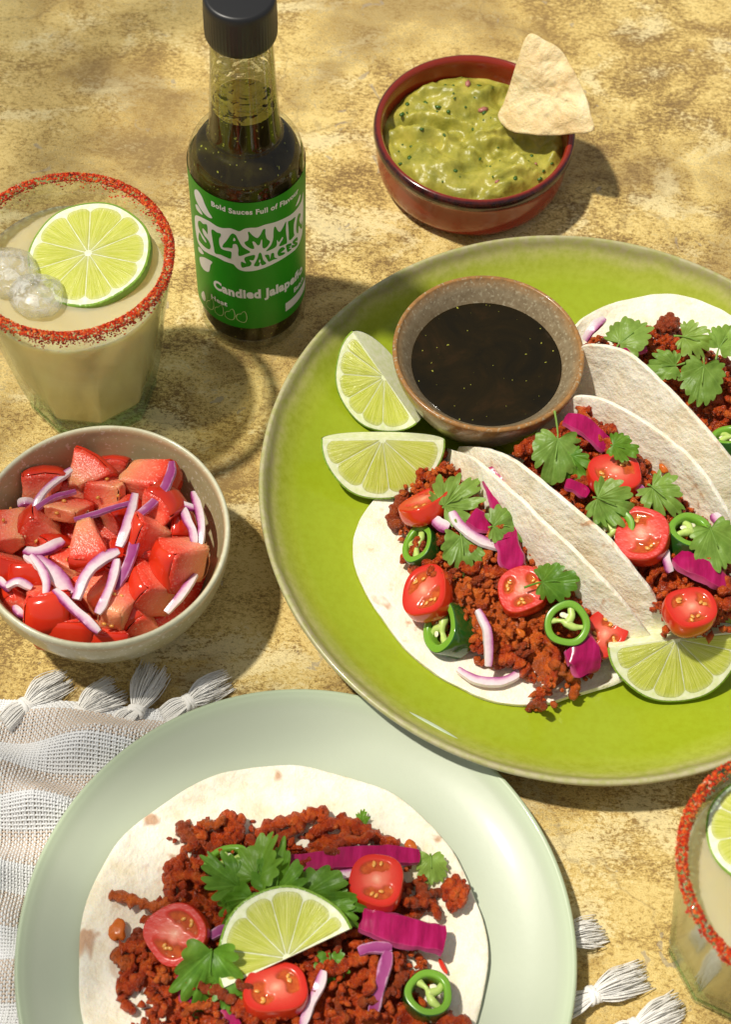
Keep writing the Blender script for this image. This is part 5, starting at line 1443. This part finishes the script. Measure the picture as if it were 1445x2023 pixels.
leaf(640, 1790, 21, 14, -80, 15, -25, 'scalloped coriander leaf at the corner of the half lime slice', gL, 5, 46, .5, stem=1, **D)
leaf(480, 1815, 22, 13, -90, 25, -70, 'coriander leaf tucked under the lime slice rim', gL, 3, 47, .5, stem=1, **D)
leaf(418, 1880, 24, 22, -100, 25, -90, 'big coriander leaf beside the largest tomato slice', gL, 3, 48, .8, stem=1, **D)
leaf(455, 1925, 20, 15, -80, 15, -60, 'low coriander leaf under the near tip of the lime slice', gL, 5, 49, .5, stem=1, **D)
leaf(652, 1888, 18, 10, -90, 15, -80, 'little coriander leaf below the lime slice', gL, 3, 50, .5, stem=1, **D)
leaf(852, 1692, 14, 12, -100, 20, -85, 'single coriander leaf at the end of the cabbage strip', gL, 2, 51, .4, stem=1)
leaf(714, 1626, 11, 4.5, -90, 20, 80, 'tiny coriander scrap on the bare tortilla', gL, 3, 52, .4, stem=1, **D)
strip('cabbage_strip', [(520, 1706, 17), (600, 1705, 19), (700, 1693, 19), (775, 1690, 17), (828, 1693, 15)], 8.0, 3.0, 'long straight magenta cabbage strip across the open taco', 'cabbage', gcab, mat='cabbage', seed=9, taper=(.8, .7))
strip('cabbage_strip', [(715, 1815, 20), (770, 1832, 20), (825, 1845, 19), (878, 1857, 17)], 11, 3.2, 'wide blunt magenta cabbage piece below the pale cored tomato', 'cabbage', gcab, mat='cabbage', seed=10, taper=(.9, 1.0))
strip('cabbage_strip', [(358, 1925, 15), (362, 1950, 15), (368, 1985, 14)], 5, 2, 'short magenta cabbage sliver beside the big coriander leaf', 'cabbage', gcab, mat='cabbage', seed=11)
strip('cabbage_strip', [(440, 1992, 15), (455, 2010, 15), (465, 2040, 14)], 6, 2, 'magenta cabbage sliver at the lower picture edge', 'cabbage', gcab, mat='cabbage', seed=12)
strip('onion_sliver', [(602, 1728, 19), (630, 1738, 20), (662, 1752, 20)], 5, 2.2, 'pale onion sliver under the long cabbage strip', 'onion', gon, seed=10)
strip('onion_sliver', [(655, 1735, 19), (680, 1728, 20), (702, 1724, 20)], 4.4, 2.2, 'lilac onion sliver touching the pale cored tomato', 'onion', gon, seed=11, flip=True)
strip('onion_sliver', [(640, 1918, 20), (630, 1950, 20), (612, 1985, 18), (598, 2025, 16)], 4.6, 2.4, 'grey lilac onion sliver below the half lime slice', 'onion', gon, seed=12)
strip('onion_sliver', [(768, 1880, 20), (758, 1920, 20), (746, 1965, 18), (736, 2006, 15)], 5.6, 1.6, 'straight purple onion sliver pointing at the lower jalapeno ring', 'onion', gon, seed=13, mat='onion_deep')
strip('onion_sliver', [(708, 1880, 20), (735, 1872, 20), (775, 1872, 19)], 5.0, 2.2, 'violet onion sliver under the wide cabbage piece', 'onion', gon, seed=14, mat='onion_deep')
strip('onion_sliver', [(415, 1850, 19), (428, 1842, 19), (445, 1832, 18)], 4.4, 2.2, 'purple onion bit between the largest tomato slice and the bunch', 'onion', gon, seed=15, mat='onion_deep')
strip('chilli_flake', [(868, 1893, 10.2), (875, 1908, 10.4), (884, 1924, 10.2)], 1.6, .7, 'dark red chilli flake on the bare open tortilla', 'chilli flake', None, mat='tom_skin', seed=16, taper=(.1, .1))

# ------------------------------------------------------------------ unseen palm fronds added overhead to dapple the light
def frond(base, tip, n, L, wdt, label, seed):
    r = random.Random(seed); e = empty('dapple_frond', mtx(base), label, 'added palm frond')
    b, t_ = np.array(base, float), np.array(tip, float); mid = (b + t_) / 2 + np.array([0, 0, 60.])
    P = cr(np.array([b, mid, t_]), 40) - b
    V, F = tube(P, np.linspace(7, 2, 40), 8); mk('midrib', V, F, MT['leaf_deep'], attrs={'vein': [1.0] * len(V)}, parent=e)
    T = np.gradient(P, axis=0)
    for k in range(n):
        i = int(5 + 34 * k / n); d = nrm(T[i]); sd = nrm(np.cross(d, (0, 0, 1)))
        for sg in (-1, 1):
            ln = L * (1 - .45 * k / n) * r.uniform(.85, 1.1); out = nrm(sd * sg + d * .8 + np.array([0, 0, r.uniform(-.1, .1)]))
            pts = np.array([P[i], P[i] + out * ln * .5 + (0, 0, 14), P[i] + out * ln + (0, 0, -22)])
            Q = cr(pts, 10); ax = nrm(np.cross(out, (0, 0, 1))); VV = []
            for j, q in enumerate(Q):
                w = wdt * math.sin(math.pi * (.12 + .88 * (j / 9)) ) ** .8 * .5 + .3
                VV += [q - ax * w + (0, 0, 2), q, q + ax * w + (0, 0, 2)]
            mk('leaflet', np.array(VV), grid_faces(10, 3), MT['leaf_deep'], attrs={'vein': [0.0] * 30}, parent=e)
frond((-980, 560, 1050), (-330, 40, 880), 8, 250, 22, 'unseen green palm frond added above the table to dapple the light', 3)
frond((-1050, 960, 1100), (-520, 620, 900), 8, 250, 24, 'second unseen palm frond added above the far table end to dapple the light', 5)
